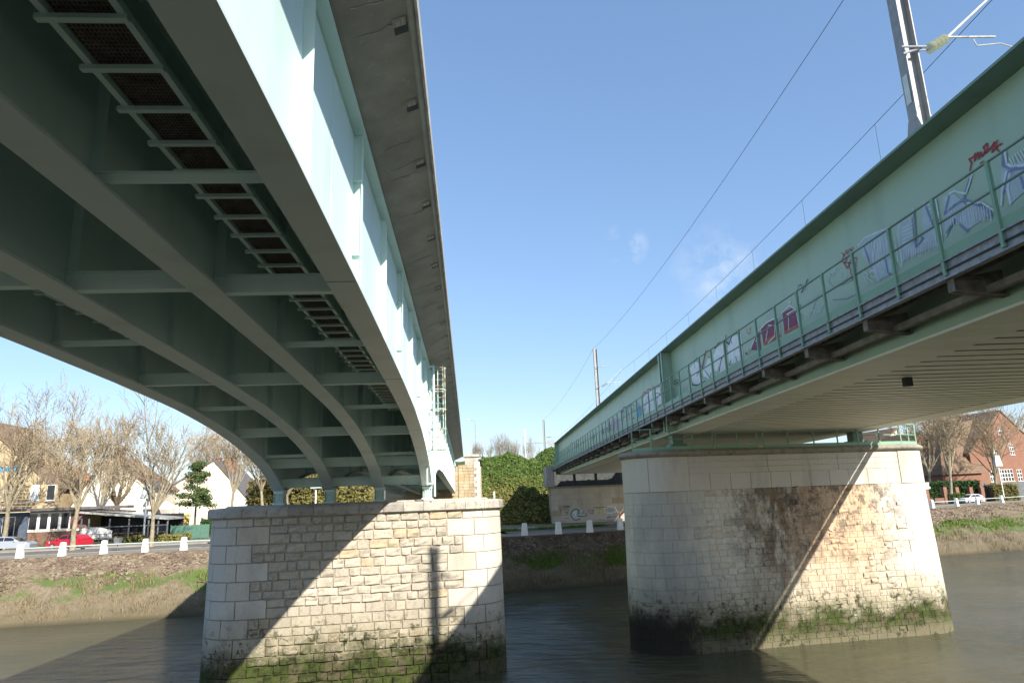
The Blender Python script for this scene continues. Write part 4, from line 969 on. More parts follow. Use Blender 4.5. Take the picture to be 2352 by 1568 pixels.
# far mast standing on the embankment
tg = thing('track_mast', 'small far grey catenary mast standing on the green embankment beyond the railway bridge', 'mast', WR(AW, 118, 3))
mb = MB()
for sg in (-.16, .16): mb.fbox(WR, AW+sg-.015, AW+sg+.015, 118-.15, 118+.15, 3, 13.0)
mb.fbox(WR, AW-.145, AW+.145, 117.99, 118.01, 3, 13.0); mb.build('post', M['mast'], tg)
for hh, sl_ in ((10.0, 0), (7.9, .8)):
    mb = MB(); mb.tube(WR(AW+.2, 118, hh), WR(AW+3.6, 118, hh+sl_*1.6), .03); mb.build('arm', M['galv'], tg)
    mb = MB()
    for q in range(5): mb.tube(WR(AW+.5+q*.16, 118, hh+q*.07*sl_), WR(AW+.55+q*.16, 118, hh+q*.07*sl_), .13)
    mb.build('insulator', M['brownsteel'], tg)
def pole_thing(name, label, cat, x, ytop, ybot, Y, r, mat, group=None):
    a = at(x, ybot, Y); b = at(x, ytop, Y); mb = MB(); mb.tube((a.x, a.y, a.z), (a.x, a.y, b.z), r, r*.7, 8)
    return mb.build(name, mat, label=label, cat=cat, group=group)
pole_thing('white_post', 'slim white post rising behind the embankment bushes between the bridges', 'post', 1207, 985, 1060, 150, .22, M['white'])
tg = thing('signal_gantry', 'thin rail signal gantry with a round signal head left of the railway girder end', 'signal', at(1270, 1060, 150))
mb = MB(); a, b = at(1207, 1018, 150), at(1283, 1015, 150); mb.tube(a, b, .09); mb.build('beam', M['galv'], tg)
mb = MB(); a, b = at(1268, 1052, 150), at(1268, 1022, 150); mb.tube(a, b, .12); mb.build('post', M['white'], tg)
mb = MB(); a = at(1266, 1017, 150); mb.box(a.x-.7, a.x+.7, a.y-.2, a.y+.2, a.z-.5, a.z+.6); mb.build('signal_head', M['galv'], tg)

# ------------------------------------------------------------------ left abutment, embankment, lamp
la = thing('stone_abutment', 'tan stone abutment with a capped pillar at the far end of the teal road bridge', 'abutment', WL(-5, 102, -3.5))
SB = 101.5
def sblk(a0, a1, h0, h1, s0=SB, nm_='wall_stone', mat='rock_l2'):
    mb = MB(); mb.fbox(WL, a0+.015, a1-.015, s0, s0+.12, h0+.015, h1-.015); mb.build(nm_, M[mat], la)
M['rock_l2'] = stone('abutment_stone', ((.38, .30, .19), (.46, .38, .26), (.40, .29, .17)), .45, None, 1, .5)
mb = MB(); mb.fbox(WL, -12, 1.9, SB+.1, SB+4, -4, 4.7); mb.build('wall_core', M['mortar'], la)
for j in range(12):
    h0 = -3.6+j*.7; a = -12
    while a < -.9:
        w = random.uniform(.9, 1.8); sblk(a, min(a+w, -.9), h0, h0+.7); a += w
pl, pr_ = ats(1053, 1100, SB, TL)[0], ats(1103, 1100, SB, TL)[0]
for j in range(19):
    h0 = -3.6+j*.45; a = pl; inn = .5 if j % 2 else .9
    while a < pr_-inn: w = min(random.uniform(.5, .9), pr_-inn-a); sblk(a, a+w, h0, h0+.45, SB-.15); a += max(w, .05)
    if j % 2 == 0: sblk(pr_-.9, pr_, h0, h0+.9, SB-.15, 'corner_stone', 'ash_l')
mb = MB(); mb.fbox(WL, pl, pr_, SB-.04, SB+2.4, -3.6, 4.95); mb.build('pillar_core', M['mortar'], la)
mb = MB(); mb.fbox(WL, pl+1.0, pr_-.25, SB-.1, SB+1.9, 4.95, 6.1); mb.build('pillar_top', M['cap'], la)
mb = MB(); mb.fbox(WL, pl+.8, pr_-.05, SB-.3, SB+2.1, 6.1, 6.45); mb.build('pillar_cap', M['cap'], la)
def leaves(mb, n, sampler, size=.2):
    for _ in range(n):
        p = sampler()
        if p is None: continue
        u_ = Vector((random.gauss(0, 1), random.gauss(0, 1), random.gauss(0, 1))).normalized(); v_ = u_.orthogonal().normalized()
        k_ = size*random.choice((.45, .7, .9, 1.1, 1.6)); q = Vector(p)
        mb.add([q+u_*k_, q+v_*k_*.6, q-u_*k_*.6, q-v_*k_*.6], [(0, 1, 2, 3)])
# embankment between and behind the abutments
def emb_z(x, y):
    f = min(1, max(0, (y-97)/13.)); f = f*.55+.45*f*f*(3-2*f)
    return 4.4+9.8*f+(1.5*mnoise.noise(Vector((x*.24, y*.12, 3)))+.6*mnoise.noise(Vector((x*.7, y*.7, 3))))*f
mb = MB(); ve = []; NX, NY = 60, 24
for i in range(NX+1):
    for j in range(NY+1):
        x = -11+i*.9; y = 96+j*1.2+(0 if x < 8 else 5); ve.append((x, y, emb_z(x, 96+j*1.2)-.15))
mb.add(ve, [(i*(NY+1)+j, (i+1)*(NY+1)+j, (i+1)*(NY+1)+j+1, i*(NY+1)+j+1) for i in range(NX) for j in range(NY)])
mb.build('embankment', M['earth'], kind='structure', smooth=True)
def emb_s():
    x = random.uniform(-5.5, 6.5); y = 96.8+random.random()*14.5; n_ = mnoise.noise(Vector((x*.35, y*.35, 5)))
    return (x, y, emb_z(x, y)+random.uniform(-.1, .55)+max(0, n_)*1.0)
mb = MB(); leaves(mb, 26000, lambda: (lambda p: p if p[2] > 9.2+3*mnoise.noise(Vector((p[0]*.2, 1, 2))) or random.random() < .12 else None)(emb_s()), .18); mb.build('embankment_ivy', M['ivy'], label='bright green ivy and bushes covering the embankment between the two bridges', cat='ivy', kind='stuff')
mb = MB(); leaves(mb, 11000, lambda: (lambda p: p if p[2] < 11.2 else None)(emb_s()), .2); mb.build('embankment_brush', M['olive'], label='olive brown undergrowth on the lower embankment slope', cat='undergrowth', kind='stuff')
# twiggy bushes on top
def twigs(mb, base, n, h, spread, r=.02):
    for _ in range(n):
        b = Vector(base)+Vector((random.gauss(0, spread*.4), random.gauss(0, spread*.2), 0)); hh = h*random.uniform(.5, 1); k_ = Vector((random.gauss(0, .22), random.gauss(0, .2), 1)).normalized()
        e = b+k_*hh; mb.tube(b, e, r, r*.3, 3, cap=False)
        for q in range(6):
            c = b.lerp(e, random.uniform(.3, 1)); d = (k_+Vector((random.gauss(0, .5), random.gauss(0, .5), random.gauss(0, .2)))).normalized(); mb.tube(c, c+d*hh*.3, r*.5, r*.2, 3, cap=False)
for (x0, x1, yb, h, n_, Y, lab) in ((1120, 1190, 1052, 4.0, 220, 112, 'rounded bare olive brown bush on top of the green embankment'), (1082, 1112, 1050, 2.6, 90, 110, 'low purplish bare bush behind the stone pillar'), (1200, 1235, 1052, 3.6, 60, 112, 'thin bare grey bush near the white post on the embankment')):
    for k_ in (0,):
        mb = MB(); b0, b1 = at(x0, yb, Y), at(x1, yb, Y)
        for q in range(n_//6):
            t_ = random.random(); hh = h*(.55+.45*math.sin(math.pi*t_)); twigs(mb, b0.lerp(b1, t_), 6, hh, .6)
        mb.build('bare_bush', M['twig'], label=lab, cat='bush')
a = at(1093, 1035, 122); top = at(1088, 966, 122)
tg = thing('street_lamp', 'tall thin grey street lamp on the road behind the stone pillar', 'street lamp', (a.x, a.y, a.z-3))
mb = MB(); mb.tube((a.x, a.y, a.z-3), (a.x, a.y, top.z), .11, .07, 8); mb.build('pole', M['galv'], tg)
mb = MB(); mb.tube((a.x, a.y, top.z), (a.x-1.0, a.y, top.z+.25), .05); mb.build('arm', M['galv'], tg)
mb = MB(); mb.hexa([(a.x-1.7, a.y-.15, top.z+.2), (a.x-.9, a.y-.15, top.z+.12), (a.x-.9, a.y+.15, top.z+.12), (a.x-1.7, a.y+.15, top.z+.2), (a.x-1.65, a.y-.1, top.z+.36), (a.x-.9, a.y-.1, top.z+.32), (a.x-.9, a.y+.1, top.z+.32), (a.x-1.65, a.y+.1, top.z+.36)]); mb.build('lamp_head', M['galv_lt'], tg)

# ------------------------------------------------------------------ bollards and quay rails
bol = []
def bollard_at(px, py, first=[None]):
    p = atz(px, py, 4.5)
    if first[0] is None:
        mb = MB(); mb.hexa([(-.28, -.22, 0), (.28, -.22, 0), (.28, .22, 0), (-.28, .22, 0), (-.20, -.16, 1.08), (.20, -.16, 1.08), (.20, .16, 1.08), (-.20, .16, 1.08)])
        mb.hexa([(-.20, -.16, 1.08), (.20, -.16, 1.08), (.20, .16, 1.08), (-.20, .16, 1.08), (-.16, -.12, 1.14), (.16, -.12, 1.14), (.16, .12, 1.14), (-.16, .12, 1.14)])
        o = local_part(mb, 'quay_bollard', M['white'], None, p); first[0] = o
    else: o = first[0].copy(); COL.objects.link(o)
    o.location = p; o.rotation_euler = (random.uniform(-.035, .035), random.uniform(-.035, .035), R(12 if px < 1000 else 25) + random.uniform(-.12, .12)); return o
BPX = [(45, 1281), (142, 1276), (238, 1271), (333, 1267), (422, 1263), (1205, 1229), (1283, 1226), (1355, 1222), (1425, 1216), (2142, 1166), (2198, 1162), (2245, 1158), (2302, 1154)]
BLB = ['leftmost white concrete bollard, in front of the silver car', 'white concrete bollard just left of the red car front', 'white concrete bollard right of the red car', 'white concrete bollard below the white lamp post on the left quay', 'white concrete bollard nearest the left side of the rock faced pier',
       'white concrete bollard between the piers, just right of the rock faced pier', 'second white concrete bollard from the rock faced pier, between the piers', 'third white concrete bollard from the rock faced pier, below the dark circle graffiti', 'white concrete bollard touching the left edge of the ashlar pier',
       'white concrete bollard right beside the ashlar pier on the right quay', 'white concrete bollard at the nose of the white car', 'white concrete bollard at the tail of the white car', 'rightmost white concrete bollard, near the right edge under the brick house']
for p, lb in zip(BPX, BLB): o = bollard_at(*p); tag(o, lb, 'bollard', 'white bollards along the quay'); bol.append(o)
RLB = {(0, 1): 'first', (1, 2): 'second'}
M['railgreen'] = simple('pale_rail_paint', (.42, .5, .46), .5)
mid_lab = ['pale quay rail between the silver car and the red car bollards', 'pale quay rail in front of the red car', 'pale quay rail in front of the small bin', 'pale quay rail right of the white lamp post', 'pale quay rail between the first and second bollard between the piers', 'pale quay rail below the embankment shadow', 'pale quay rail below the abutment graffiti', 'pale quay rail left of the white car', 'pale quay rail across the white car', 'pale quay rail right of the white car', 'pale quay rail running to the pier from the last left bollard', 'pale quay rail running off the right edge of the view']
pairs = [(0, 1), (1, 2), (2, 3), (3, 4), (5, 6), (6, 7), (7, 8), (9, 10), (10, 11), (11, 12)]
ends = [(bol[i].location.copy(), bol[j].location.copy()) for i, j in pairs]
ends += [(bol[4].location.copy(), bol[4].location+(bol[4].location-bol[3].location)), (bol[12].location.copy(), bol[12].location+(bol[12].location-bol[11].location))]
for (p, q), lb in zip(ends, mid_lab):
    if 'between the piers' in lb or 'embankment shadow' in lb or 'abutment graffiti' in lb: continue
    mb = MB(); z_ = Vector((0, 0, .78)); d = (q-p).normalized()*.2; mb.tube(p+z_+d, q+z_-d, .055, n=6); mb.build('quay_rail', M['railgreen'], label=lb, cat='railing', group='rails between the quay bollards')

# ------------------------------------------------------------------ cars
def car(name, label, px, py, z, ang, paint_m, L_=4.1, flip=1):
    p = atz(px, py, z); tg = thing(name, label, 'car', p, None, ang)
    W_ = .86
    lower = [(-2.03, .28), (-2.05, .62), (-1.95, .80), (-1.15, .93), (-.4, 1.0), (1.6, 1.02), (1.98, .92), (2.04, .55), (1.98, .28)]
    roofp = [(-1.05, .94), (-.35, 1.38), (.2, 1.46), (1.1, 1.44), (1.55, 1.28), (1.9, .98)]
    k_ = L_/4.08*flip
    def T(x, y, zz): return (p.x+(x*k_)*math.cos(ang)-y*math.sin(ang), p.y+(x*k_)*math.sin(ang)+y*math.cos(ang), p.z+zz)
    def extr(poly, w0, w1, mb, zm=None):
        n_ = len(poly); ve = []
        for sg in (-1, 1):
            for x, zz in poly:
                w = w0 if zm is None else (w0+(w1-w0)*min(1, max(0, (zz-.98)/.46)))
                ve.append(T(x, sg*w, zz))
        mb.add(ve, [(i, (i+1) % n_, n_+(i+1) % n_, n_+i) for i in range(n_)]+[tuple(range(n_))[::-1], tuple(range(n_, 2*n_))])
    mb = MB(); extr(lower, W_, W_, mb); body = mb.build('body', paint_m, tg)
    mb = MB(); extr(roofp, .80, .62, mb, 1); mb.build('cabin', paint_m, tg)
    for sg in (-1, 1):
        for win in ([(-.82, 1.02), (-.32, 1.34), (.28, 1.39), (.28, 1.03)], [(.34, 1.03), (.34, 1.39), (1.05, 1.37), (1.4, 1.2), (1.45, 1.04)]):
            mb = MB(); ve = [T(x, sg*(.80+(.62-.80)*min(1, max(0, (zz-.98)/.46))+.012), zz) for x, zz in win]; mb.add(ve, [tuple(range(len(ve)))]); mb.build('side_window', M['window'], tg)
        for wx in (-1.28, 1.25):
            mb = MB(); mb.tube(T(wx, sg*.68, .31), T(wx, sg*.89, .31), .32, n=18); w = mb.build('wheel', M['tyre'], tg)
            mb = MB(); mb.tube(T(wx, sg*.87, .31), T(wx, sg*.905, .31), .2, n=12); mb.build('rim', M['rim'], w)
        mb = MB(); mb.hexa([T(-2.04, sg*.5, .6), T(-1.7, sg*.87, .62), T(-1.62, sg*.87, .62), T(-1.9, sg*.5, .6), T(-1.98, sg*.5, .74), T(-1.7, sg*.87, .8), T(-1.62, sg*.87, .8), T(-1.9, sg*.5, .74)]); mb.build('headlight', M['lamp'], tg)
        mb = MB(); mb.hexa([T(1.85, sg*.6, .75), T(2.03, sg*.6, .75), T(1.95, sg*.875, .75), T(1.72, sg*.875, .75), T(1.85, sg*.6, .96), T(2.0, sg*.6, .96), T(1.9, sg*.875, .96), T(1.72, sg*.875, .96)]); mb.build('tail_light', M['redlens'], tg)
        mb = MB(); mb.hexa([T(-.75, sg*.86, .96), T(-.6, sg*.86, .96), T(-.6, sg*1.0, .96), T(-.75, sg*1.0, .96), T(-.75, sg*.86, 1.08), T(-.6, sg*.86, 1.08), T(-.6, sg*1.0, 1.08), T(-.75, sg*1.0, 1.08)]); mb.build('mirror', paint_m, tg)
    mb = MB(); mb.hexa([T(-1.08, -.7, .965), T(-1.08, .7, .965), T(-1.02, .7, .98), T(-1.02, -.7, .98), T(-.42, -.58, 1.36), T(-.42, .58, 1.36), T(-.36, .58, 1.36), T(-.36, -.58, 1.36)]); mb.build('windscreen', M['window'], tg)
    return tg
car('hatchback_car', 'red hatchback parked behind the quay rail, nose to the left', 159, 1259, 4.46, R(-9), M['carred'], 4.2)
car('saloon_car', 'silver grey car at the left edge of the view, nose to the right', 22, 1264, 4.46, R(11), M['carsilver'], 4.5, -1)
car('white_car', 'white hatchback on the right quay behind the bollards', 2231, 1155, 4.46, R(16), M['carwhite'], 4.1)

# ------------------------------------------------------------------ buildings
class Fac:
    def __init__(s, x, Y, beta):
        p = at(x, 1180, Y); s.o = Vector((p.x, p.y)); s.b = beta; s.d = Vector((math.cos(beta), math.sin(beta))); s.n = Vector((-s.d.y, s.d.x))
    def q(s, x, y):
        r = ray(x, y); t_ = (s.o.x*s.n.x+s.o.y*s.n.y)/(r.x*s.n.x+r.y*s.n.y); P_ = ORG+r*t_
        return (Vector((P_.x, P_.y))-s.o).dot(s.d), P_.z
    def P(s, u, z, d=0): v = s.o+s.d*u+s.n*d; return Vector((v.x, v.y, z))
    def box(s, mb, u0, u1, z0, z1, d0, d1, mi=0): mb.hexa([s.P(u0, z0, d0), s.P(u1, z0, d0), s.P(u1, z0, d1), s.P(u0, z0, d1), s.P(u0, z1, d0), s.P(u1, z1, d0), s.P(u1, z1, d1), s.P(u0, z1, d1)], mi)
    def pbox(s, mb, x0, y0, x1, y1, d0, d1): 
        u0, z1 = s.q(x0, y0); u1, z0 = s.q(x1, y1); s.box(mb, u0, u1, z0, z1, d0, d1)
    def poly(s, mb, pts, d0, d1):   # pts (u,z) outline extruded in depth
        n_ = len(pts); ve = [s.P(u, z, d0) for u, z in pts]+[s.P(u, z, d1) for u, z in pts]
        mb.add(ve, [(i, (i+1) % n_, n_+(i+1) % n_, n_+i) for i in range(n_)]+[tuple(range(n_))[::-1], tuple(range(n_, 2*n_))])
    def window(s, tg, x0, y0, x1, y1, nx=2, nz=1, d=0, fm='white', gm='window', f=.07):
        u0, z1 = s.q(x0, y0); u1, z0 = s.q(x1, y1)
        mb = MB(); s.box(mb, u0, u1, z0, z1, d-.04, d+.02); w = mb.build('window', M[fm], tg)
        for i in range(nx):
            for j in range(nz):
                a = u0+(u1-u0)*i/nx; b = u0+(u1-u0)*(i+1)/nx; c = z0+(z1-z0)*j/nz; e = z0+(z1-z0)*(j+1)/nz
                mb = MB(); s.box(mb, a+f, b-f, c+f, e-f, d-.055, d-.045); mb.build('pane', M[gm], w)
        mb = MB(); s.box(mb, u0-.08, u1+.08, z0-.1, z0, d-.14, d); mb.build('sill', M['white'], w)
G0 = 4.4
# restaurant
f = Fac(0, 84, R(9)); tg = thing('restaurant_building', 'low beige restaurant with white framed windows and open terrace behind the red car', 'building', f.P(0, G0))
def part(nm_, mat, fn_, label=None):
    mb = MB(); fn_(mb); return mb.build(nm_, M[mat], tg, label=label)
uL, _ = f.q(-60, 1200)
u65, z65 = f.q(66, 1178); zf = f.q(60, 1178)[1]
part('wall', 'bluegrey', lambda mb: f.box(mb, uL, f.q(64, 1200)[0], G0, f.q(60, 1176)[1], 0, 8))
part('wall', 'beige', lambda mb: f.box(mb, f.q(64, 1200)[0]+.003, f.q(196, 1200)[0], G0, f.q(120, 1170)[1], .25, 8))
part('brick_base', 'brick_dk', lambda mb: f.box(mb, f.q(50, 1200)[0], f.q(192, 1200)[0], G0, f.q(100, 1222)[1], .15, .25))
part('wine_wall_panel', 'wine', lambda mb: f.pbox(mb, 160, 1179, 193, 1222, .18, .25))
f.window(tg, 64, 1177, 158, 1216, 4, 1, .2, f=.17); 
part('pale_sill_band', 'render', lambda mb: f.box(mb, f.q(55, 1220)[0], f.q(195, 1220)[0], f.q(100, 1221)[1], f.q(100, 1216)[1], .05, .25))
f.window(tg, 8, 1187, 30, 1244, 2, 1, -.05)
part('door', 'window', lambda mb: f.pbox(mb, 31, 1190, 38, 1246, -.04, 0))
f.window(tg, 116, 1178-14, 124, 1178-12, 1, 1, -.1)
mb = MB(); a, b = f.q(-60, 1178)[0], f.q(300, 1170)[0]; f.box(mb, a, b, f.q(60, 1172)[1]-.1, f.q(60, 1172)[1]+.22, -.9, 1); mb.build('flat_roof', M['roof_grey'], tg)
# upper beige cladding storey
for j in range(7):
    mb = MB(); y0, y1 = 1170-j*8.2, 1170-(j+1)*8.2+1; u0, zz0 = f.q(-40, y0); u1, zz1 = f.q(112, y1-3); z0 = f.q(40, y0)[1]; z1 = f.q(40, y1)[1]
    f.box(mb, u0, f.q(128-j*1.5, 1140)[0], z0, z1, .5+j*.12, 1.2); mb.build('cladding_board', M['beige'], tg)
for xx in (5, 68, 105): f.window(tg, xx, 1113, xx+16, 1148, 1, 1, .45, 'white', 'curtain' if xx == 68 else 'window')
# terrace: canopy, posts, dark interior, glass
part('terrace_back', 'black', lambda mb: f.pbox(mb, 197, 1186, 392, 1235, 4.5, 4.6))
u0, z0 = f.q(196, 1178); u1, z1 = f.q(396, 1196)
mb = MB(); f.poly(mb, [(u0, z0), (u1, f.q(396, 1192)[1]), (u1, f.q(396, 1192)[1]+.22), (u0, z0+.22)], -1.6, 4.8); mb.build('terrace_roof', M['galv_lt'], tg)
mb = MB(); f.poly(mb, [(f.q(175, 1165)[0], f.q(175, 1172)[1]), (f.q(300, 1165)[0], f.q(300, 1176)[1]), (f.q(300, 1165)[0], f.q(300, 1172)[1]), (f.q(175, 1165)[0], f.q(175, 1166)[1])], -.6, 2); mb.build('grey_canopy', M['roof_grey'], tg)
for xx in (198, 215, 262, 306, 350, 372, 393):
    mb = MB(); u_, _ = f.q(xx, 1200); f.box(mb, u_-.08, u_+.08, G0+.3, f.q(xx, 1190)[1], -1.3, -1.2); mb.build('terrace_post', M['timber'], tg)
part('terrace_rail', 'timber', lambda mb: f.box(mb, f.q(198, 1200)[0], f.q(393, 1200)[0], f.q(300, 1208)[1], f.q(300, 1206)[1], -1.3, -1.24))
part('terrace_wall', 'render', lambda mb: f.box(mb, f.q(352, 1200)[0], f.q(395, 1200)[0], G0, f.q(370, 1228)[1], -1.35, -1.1))
part('glass_panel', 'window', lambda mb: f.box(mb, f.q(355, 1200)[0], f.q(393, 1200)[0], f.q(370, 1227)[1], f.q(370, 1206)[1], -1.28, -1.25))
for xx in (270, 290, 312, 335):
    mb = MB(); u_, z_ = f.q(xx, 1232); f.box(mb, u_-.3, u_+.3, z_, z_+.45, -.9, -.5); f.box(mb, u_-.3, u_+.3, z_+.45, z_+1.0, -.55, -.5); mb.build('terrace_chair', M['black'], label='dark chair on the restaurant terrace, %s' % {270: 'leftmost beside the tree trunk', 290: 'second from the tree trunk', 312: 'just left of the lamp post', 335: 'just right of the lamp post'}[xx], cat='chair', group='terrace chairs')
# white picket fence
fw = Fac(186, 82.3, R(9)); tg2 = thing('picket_fence', 'white picket fence with a bowed top in front of the restaurant terrace', 'fence', fw.P(0, G0))
for k_ in range(26):
    u_ = k_*(fw.q(258, 1220)[0])/26; z_ = fw.q(190, 1215)[1]+.4*math.sin(math.pi*k_/25)-.25; mb = MB(); fw.box(mb, u_, u_+.11, fw.q(190, 1240)[1], z_, 0, .03); mb.build('picket', M['white'], tg2)
mb = MB(); fw.box(mb, 0, fw.q(258, 1220)[0], fw.q(200, 1236)[1], fw.q(200, 1234)[1], .03, .07); mb.build('rail', M['white'], tg2)
fb_ = Fac(186, 81.5, R(9)); tg2 = thing('timber_fence', 'low dark timber rail fence in front of the restaurant terrace', 'fence', fb_.P(0, G0))
for hh in (.3, .75, 1.2): mb = MB(); fb_.box(mb, -8, 9.5, G0+hh, G0+hh+.07, 0, .05); mb.build('rail', M['darkbark'], tg2)
for k_ in range(13): mb = MB(); fb_.box(mb, -8+k_*1.45, -7.9+k_*1.45, G0, G0+1.3, -.06, 0); mb.build('post', M['darkbark'], tg2)
# cream gable house
def gable(name, label, x0, x1, xa, ya, yel, yer, ybase, Y, beta, wall, roof, depth, over=.4, chim=(), wins=(), rear=True):
    global tg
    f = Fac(x0, Y, beta); tg = thing(name, label, 'house', f.P(0, G0))
    ul, zl = 0, f.q(x0, yel)[1]; ur, zr = f.q(x1, yer); ua, za = f.q(xa, ya)
    mb = MB(); f.poly(mb, [(0, G0), (ur, G0), (ur, zr), (ua, za), (0, zl)], 0, depth); mb.build('wall', M[wall], tg)
    for (ue, ze) in ((0, zl), (ur, zr)):
        dx, dz = ue-ua, ze-za; l = math.hypot(dx, dz); ex, ez = ue+dx/l*over, ze+dz/l*over; nx_, nz_ = (-dz/l, dx/l) if dx > 0 else (dz/l, -dx/l)
        if nz_ < 0: nx_, nz_ = -nx_, -nz_
        mb = MB(); f.poly(mb, [(ua, za+.02), (ex, ez+.02), (ex+nx_*.25, ez+nz_*.25), (ua+nx_*.0, za+.34)], -over*.6, depth+.3); mb.build('roof', M[roof], tg)
    for (cx0, cy0, cx1, cy1, cd) in chim:
        mb = MB(); a, t_ = f.q(cx0, cy0); b, c = f.q(cx1, cy1); f.box(mb, a, b, c, t_, cd, cd+1.2); ch = mb.build('chimney', M['brick'], tg)
        mb = MB(); f.box(mb, a-.12, b+.12, t_, t_+.18, cd-.12, cd+1.32); mb.build('chimney_cap', M['brick_dk'], ch)
        for q in range(2): mb = MB(); cc = f.P(a+(b-a)*(.3+.4*q), t_+.18, cd+.6); mb.tube(cc, cc+Vector((0, 0, .4)), .14, n=8); mb.build('chimney_pot', M['orange'], ch)
    for w in wins: f.window(tg, *w)
    return f
gable('gable_house', 'cream rendered gable house with brown roof and brick chimney behind the restaurant', 158, 350, 247, 1048, 1168, 1122, 1240, 102, R(10), 'render', 'roof', 12, chim=((253, 1030, 272, 1062, 1.5),))
gable('small_gable_wing', 'small cream house wing with flat white roofline right of the gable house', 340, 351, 345, 1112, 1118, 1118, 1240, 100, R(10), 'render', 'roof_grey', 6)
gable('brick_row_house', 'low orange brick house seen between bare trees left of the cream gable house', 95, 165, 125, 1072, 1112, 1105, 1240, 115, R(8), 'brick', 'orange', 9, chim=((112, 1062, 120, 1080, 1),))
gable('brown_roof_house', 'large house with tall brown tiled roof at the left edge behind bare trees', -190, 122, -40, 968, 1120, 1120, 1240, 97, R(9), 'beige', 'roof', 12)
f = Fac(-10, 95, R(9)); mb = MB(); f.pbox(mb, 0, 1072, 52, 1082, -.2, .1)
mb.build('blue_sheet', M['bluesheet'], label='bright blue roof sheet below the tall brown roof at the left edge', cat='roof sheet')
gable('white_house', 'white rendered house with grey roof and two brick chimneys left of the teal bridge foot', 394, 573, 492, 1058, 1115, 1150, 1240, 120, R(6), 'render', 'roof_grey', 14, chim=((478, 1052, 496, 1080, 2), (498, 1048, 522, 1085, 4)))
f = Fac(400, 100, R(8)); tg = thing('white_gazebo', 'white peaked canopy beside the cream gable house', 'canopy', f.P(-3, G0))
mb = MB(); a, za = f.q(320, 1168); b, zb = f.q(352, 1152); c, zc = f.q(394, 1168)
ve = [f.P(a, za, 0), f.P(c, zc, 0), f.P(c, zc, 4), f.P(a, za, 4), f.P(b, zb, 2), f.P(b+1.2, zb, 2)]; mb.add(ve, [(0, 1, 5, 4), (1, 2, 5), (2, 3, 4, 5), (3, 0, 4), (0, 3, 2, 1)]); mb.build('roof', M['awning'], tg)
for u_, d_ in ((a+.1, .1), (c-.1, .1), (a+.1, 3.9), (c-.1, 3.9)): mb = MB(); f.box(mb, u_-.06, u_+.06, G0, za, d_-.06, d_+.06); mb.build('post', M['white'], tg)
# green panel fence
f = Fac(395, 88, R(22)); tg = thing('green_fence', 'green mesh panel fence running back beside the side road on the left', 'fence', f.P(0, G0)); uE = f.q(482, 1210)[0]
for k_ in range(9):
    mb = MB(); a = uE*k_/9; b = uE*(k_+1)/9; f.box(mb, a+.05, b-.05, G0+.1, G0+1.75, 0, .03); mb.build('panel', M['greenfence'], tg)
    mb = MB(); f.box(mb, a-.05, a+.05, G0, G0+1.85, -.03, .06); mb.build('post', M['greenfence'], tg)
# hedges
def hedge(name, label, x0, x1, ytop, Y, depth, mat, n=3500, cat='hedge', size=.16, zb=G0, beta=0):
    f = Fac(x0, Y, beta); u1 = f.q(x1, 1180)[0]; zt = f.q((x0+x1)/2, ytop)[1]
    tg = thing(name, label, cat, f.P(u1/2, zb)); mb = MB(); f.box(mb, .2, u1-.2, zb, zt-.3, .2, depth-.2); mb.build('branches', M['darkbark'], tg)
    mb = MB()
    def smp():
        u = random.uniform(0, u1); d = random.uniform(0, depth); z = random.uniform(zb, zt)
        bump = (mnoise.noise(Vector((u*.7, d, z*.7+x0))))*.4; s_ = random.random()
        if s_ < .55: d = random.uniform(-.1, .25)-bump*.5
        elif s_ < .8: z = zt+bump+random.uniform(-.2, .1)
        return f.P(u, min(z, zt+bump), d)
    leaves(mb, n, smp, size); mb.build('foliage', M[mat], tg)
hedge('flower_hedge', 'low brown and green hedge in front of the restaurant terrace', 268, 440, 1231, 80.5, .8, 'olive', 2500, beta=R(9))
hedge('green_hedge', 'clipped dark green hedge beside the side road by the green fence', 462, 485, 1195, 95, 4, 'hedge', 2500)
hedge('yellow_shrub', 'yellow flowering shrub between the terrace and the conifer', 385, 425, 1183, 92, 2, 'yellow', 1400, 'shrub', .13)
# left lamp posts with trapezoid heads
def qlamp(x, yt, yb, Y, label):
    a = at(x, yb, Y); t_ = at(x, yt, Y); tg = thing('quay_lamp', label, 'street lamp', (a.x, a.y, a.z), 'white lamp posts along the quay'); h = t_.z-a.z
    mb = MB(); mb.tube(a, (a.x, a.y, t_.z-h*.13), .11, .09, 8); mb.build('pole', M['white'], tg)
    z1 = t_.z; z0 = z1-h*.26; mb = MB(); w0, w1 = .62, .36
    mb.hexa([(a.x-w0, a.y-w0*.6, z0), (a.x+w0, a.y-w0*.6, z0), (a.x+w0, a.y+w0*.6, z0), (a.x-w0, a.y+w0*.6, z0), (a.x-w1, a.y-w1*.6, z1), (a.x+w1, a.y-w1*.6, z1), (a.x+w1, a.y+w1*.6, z1), (a.x-w1, a.y+w1*.6, z1)]); mb.build('lamp_shade', M['sticker'], tg)
qlamp(329, 1112, 1241, 82, 'white lamp post with trapezoid shade in front of the restaurant terrace')
qlamp(724, 1100, 1180, 88, 'white lamp post with pointed shade seen between the teal bridge bearings')
qlamp(2306, 1045, 1140, 122, 'white lamp post in front of the red brick house on the right')
a = at(1135, 1135, 78); mb = MB(); mb.tube((a.x, a.y, 4.5), (a.x, a.y, at(1135, 1128, 78).z), .1, n=8); mb.build('white_post', M['white'], label='short white post just right of the rock faced pier cap', cat='post')
a = atz(238+31, 1262, 4.5); tg = thing('litter_bin', 'small grey green litter bin on a post behind the quay rail', 'bin', a)
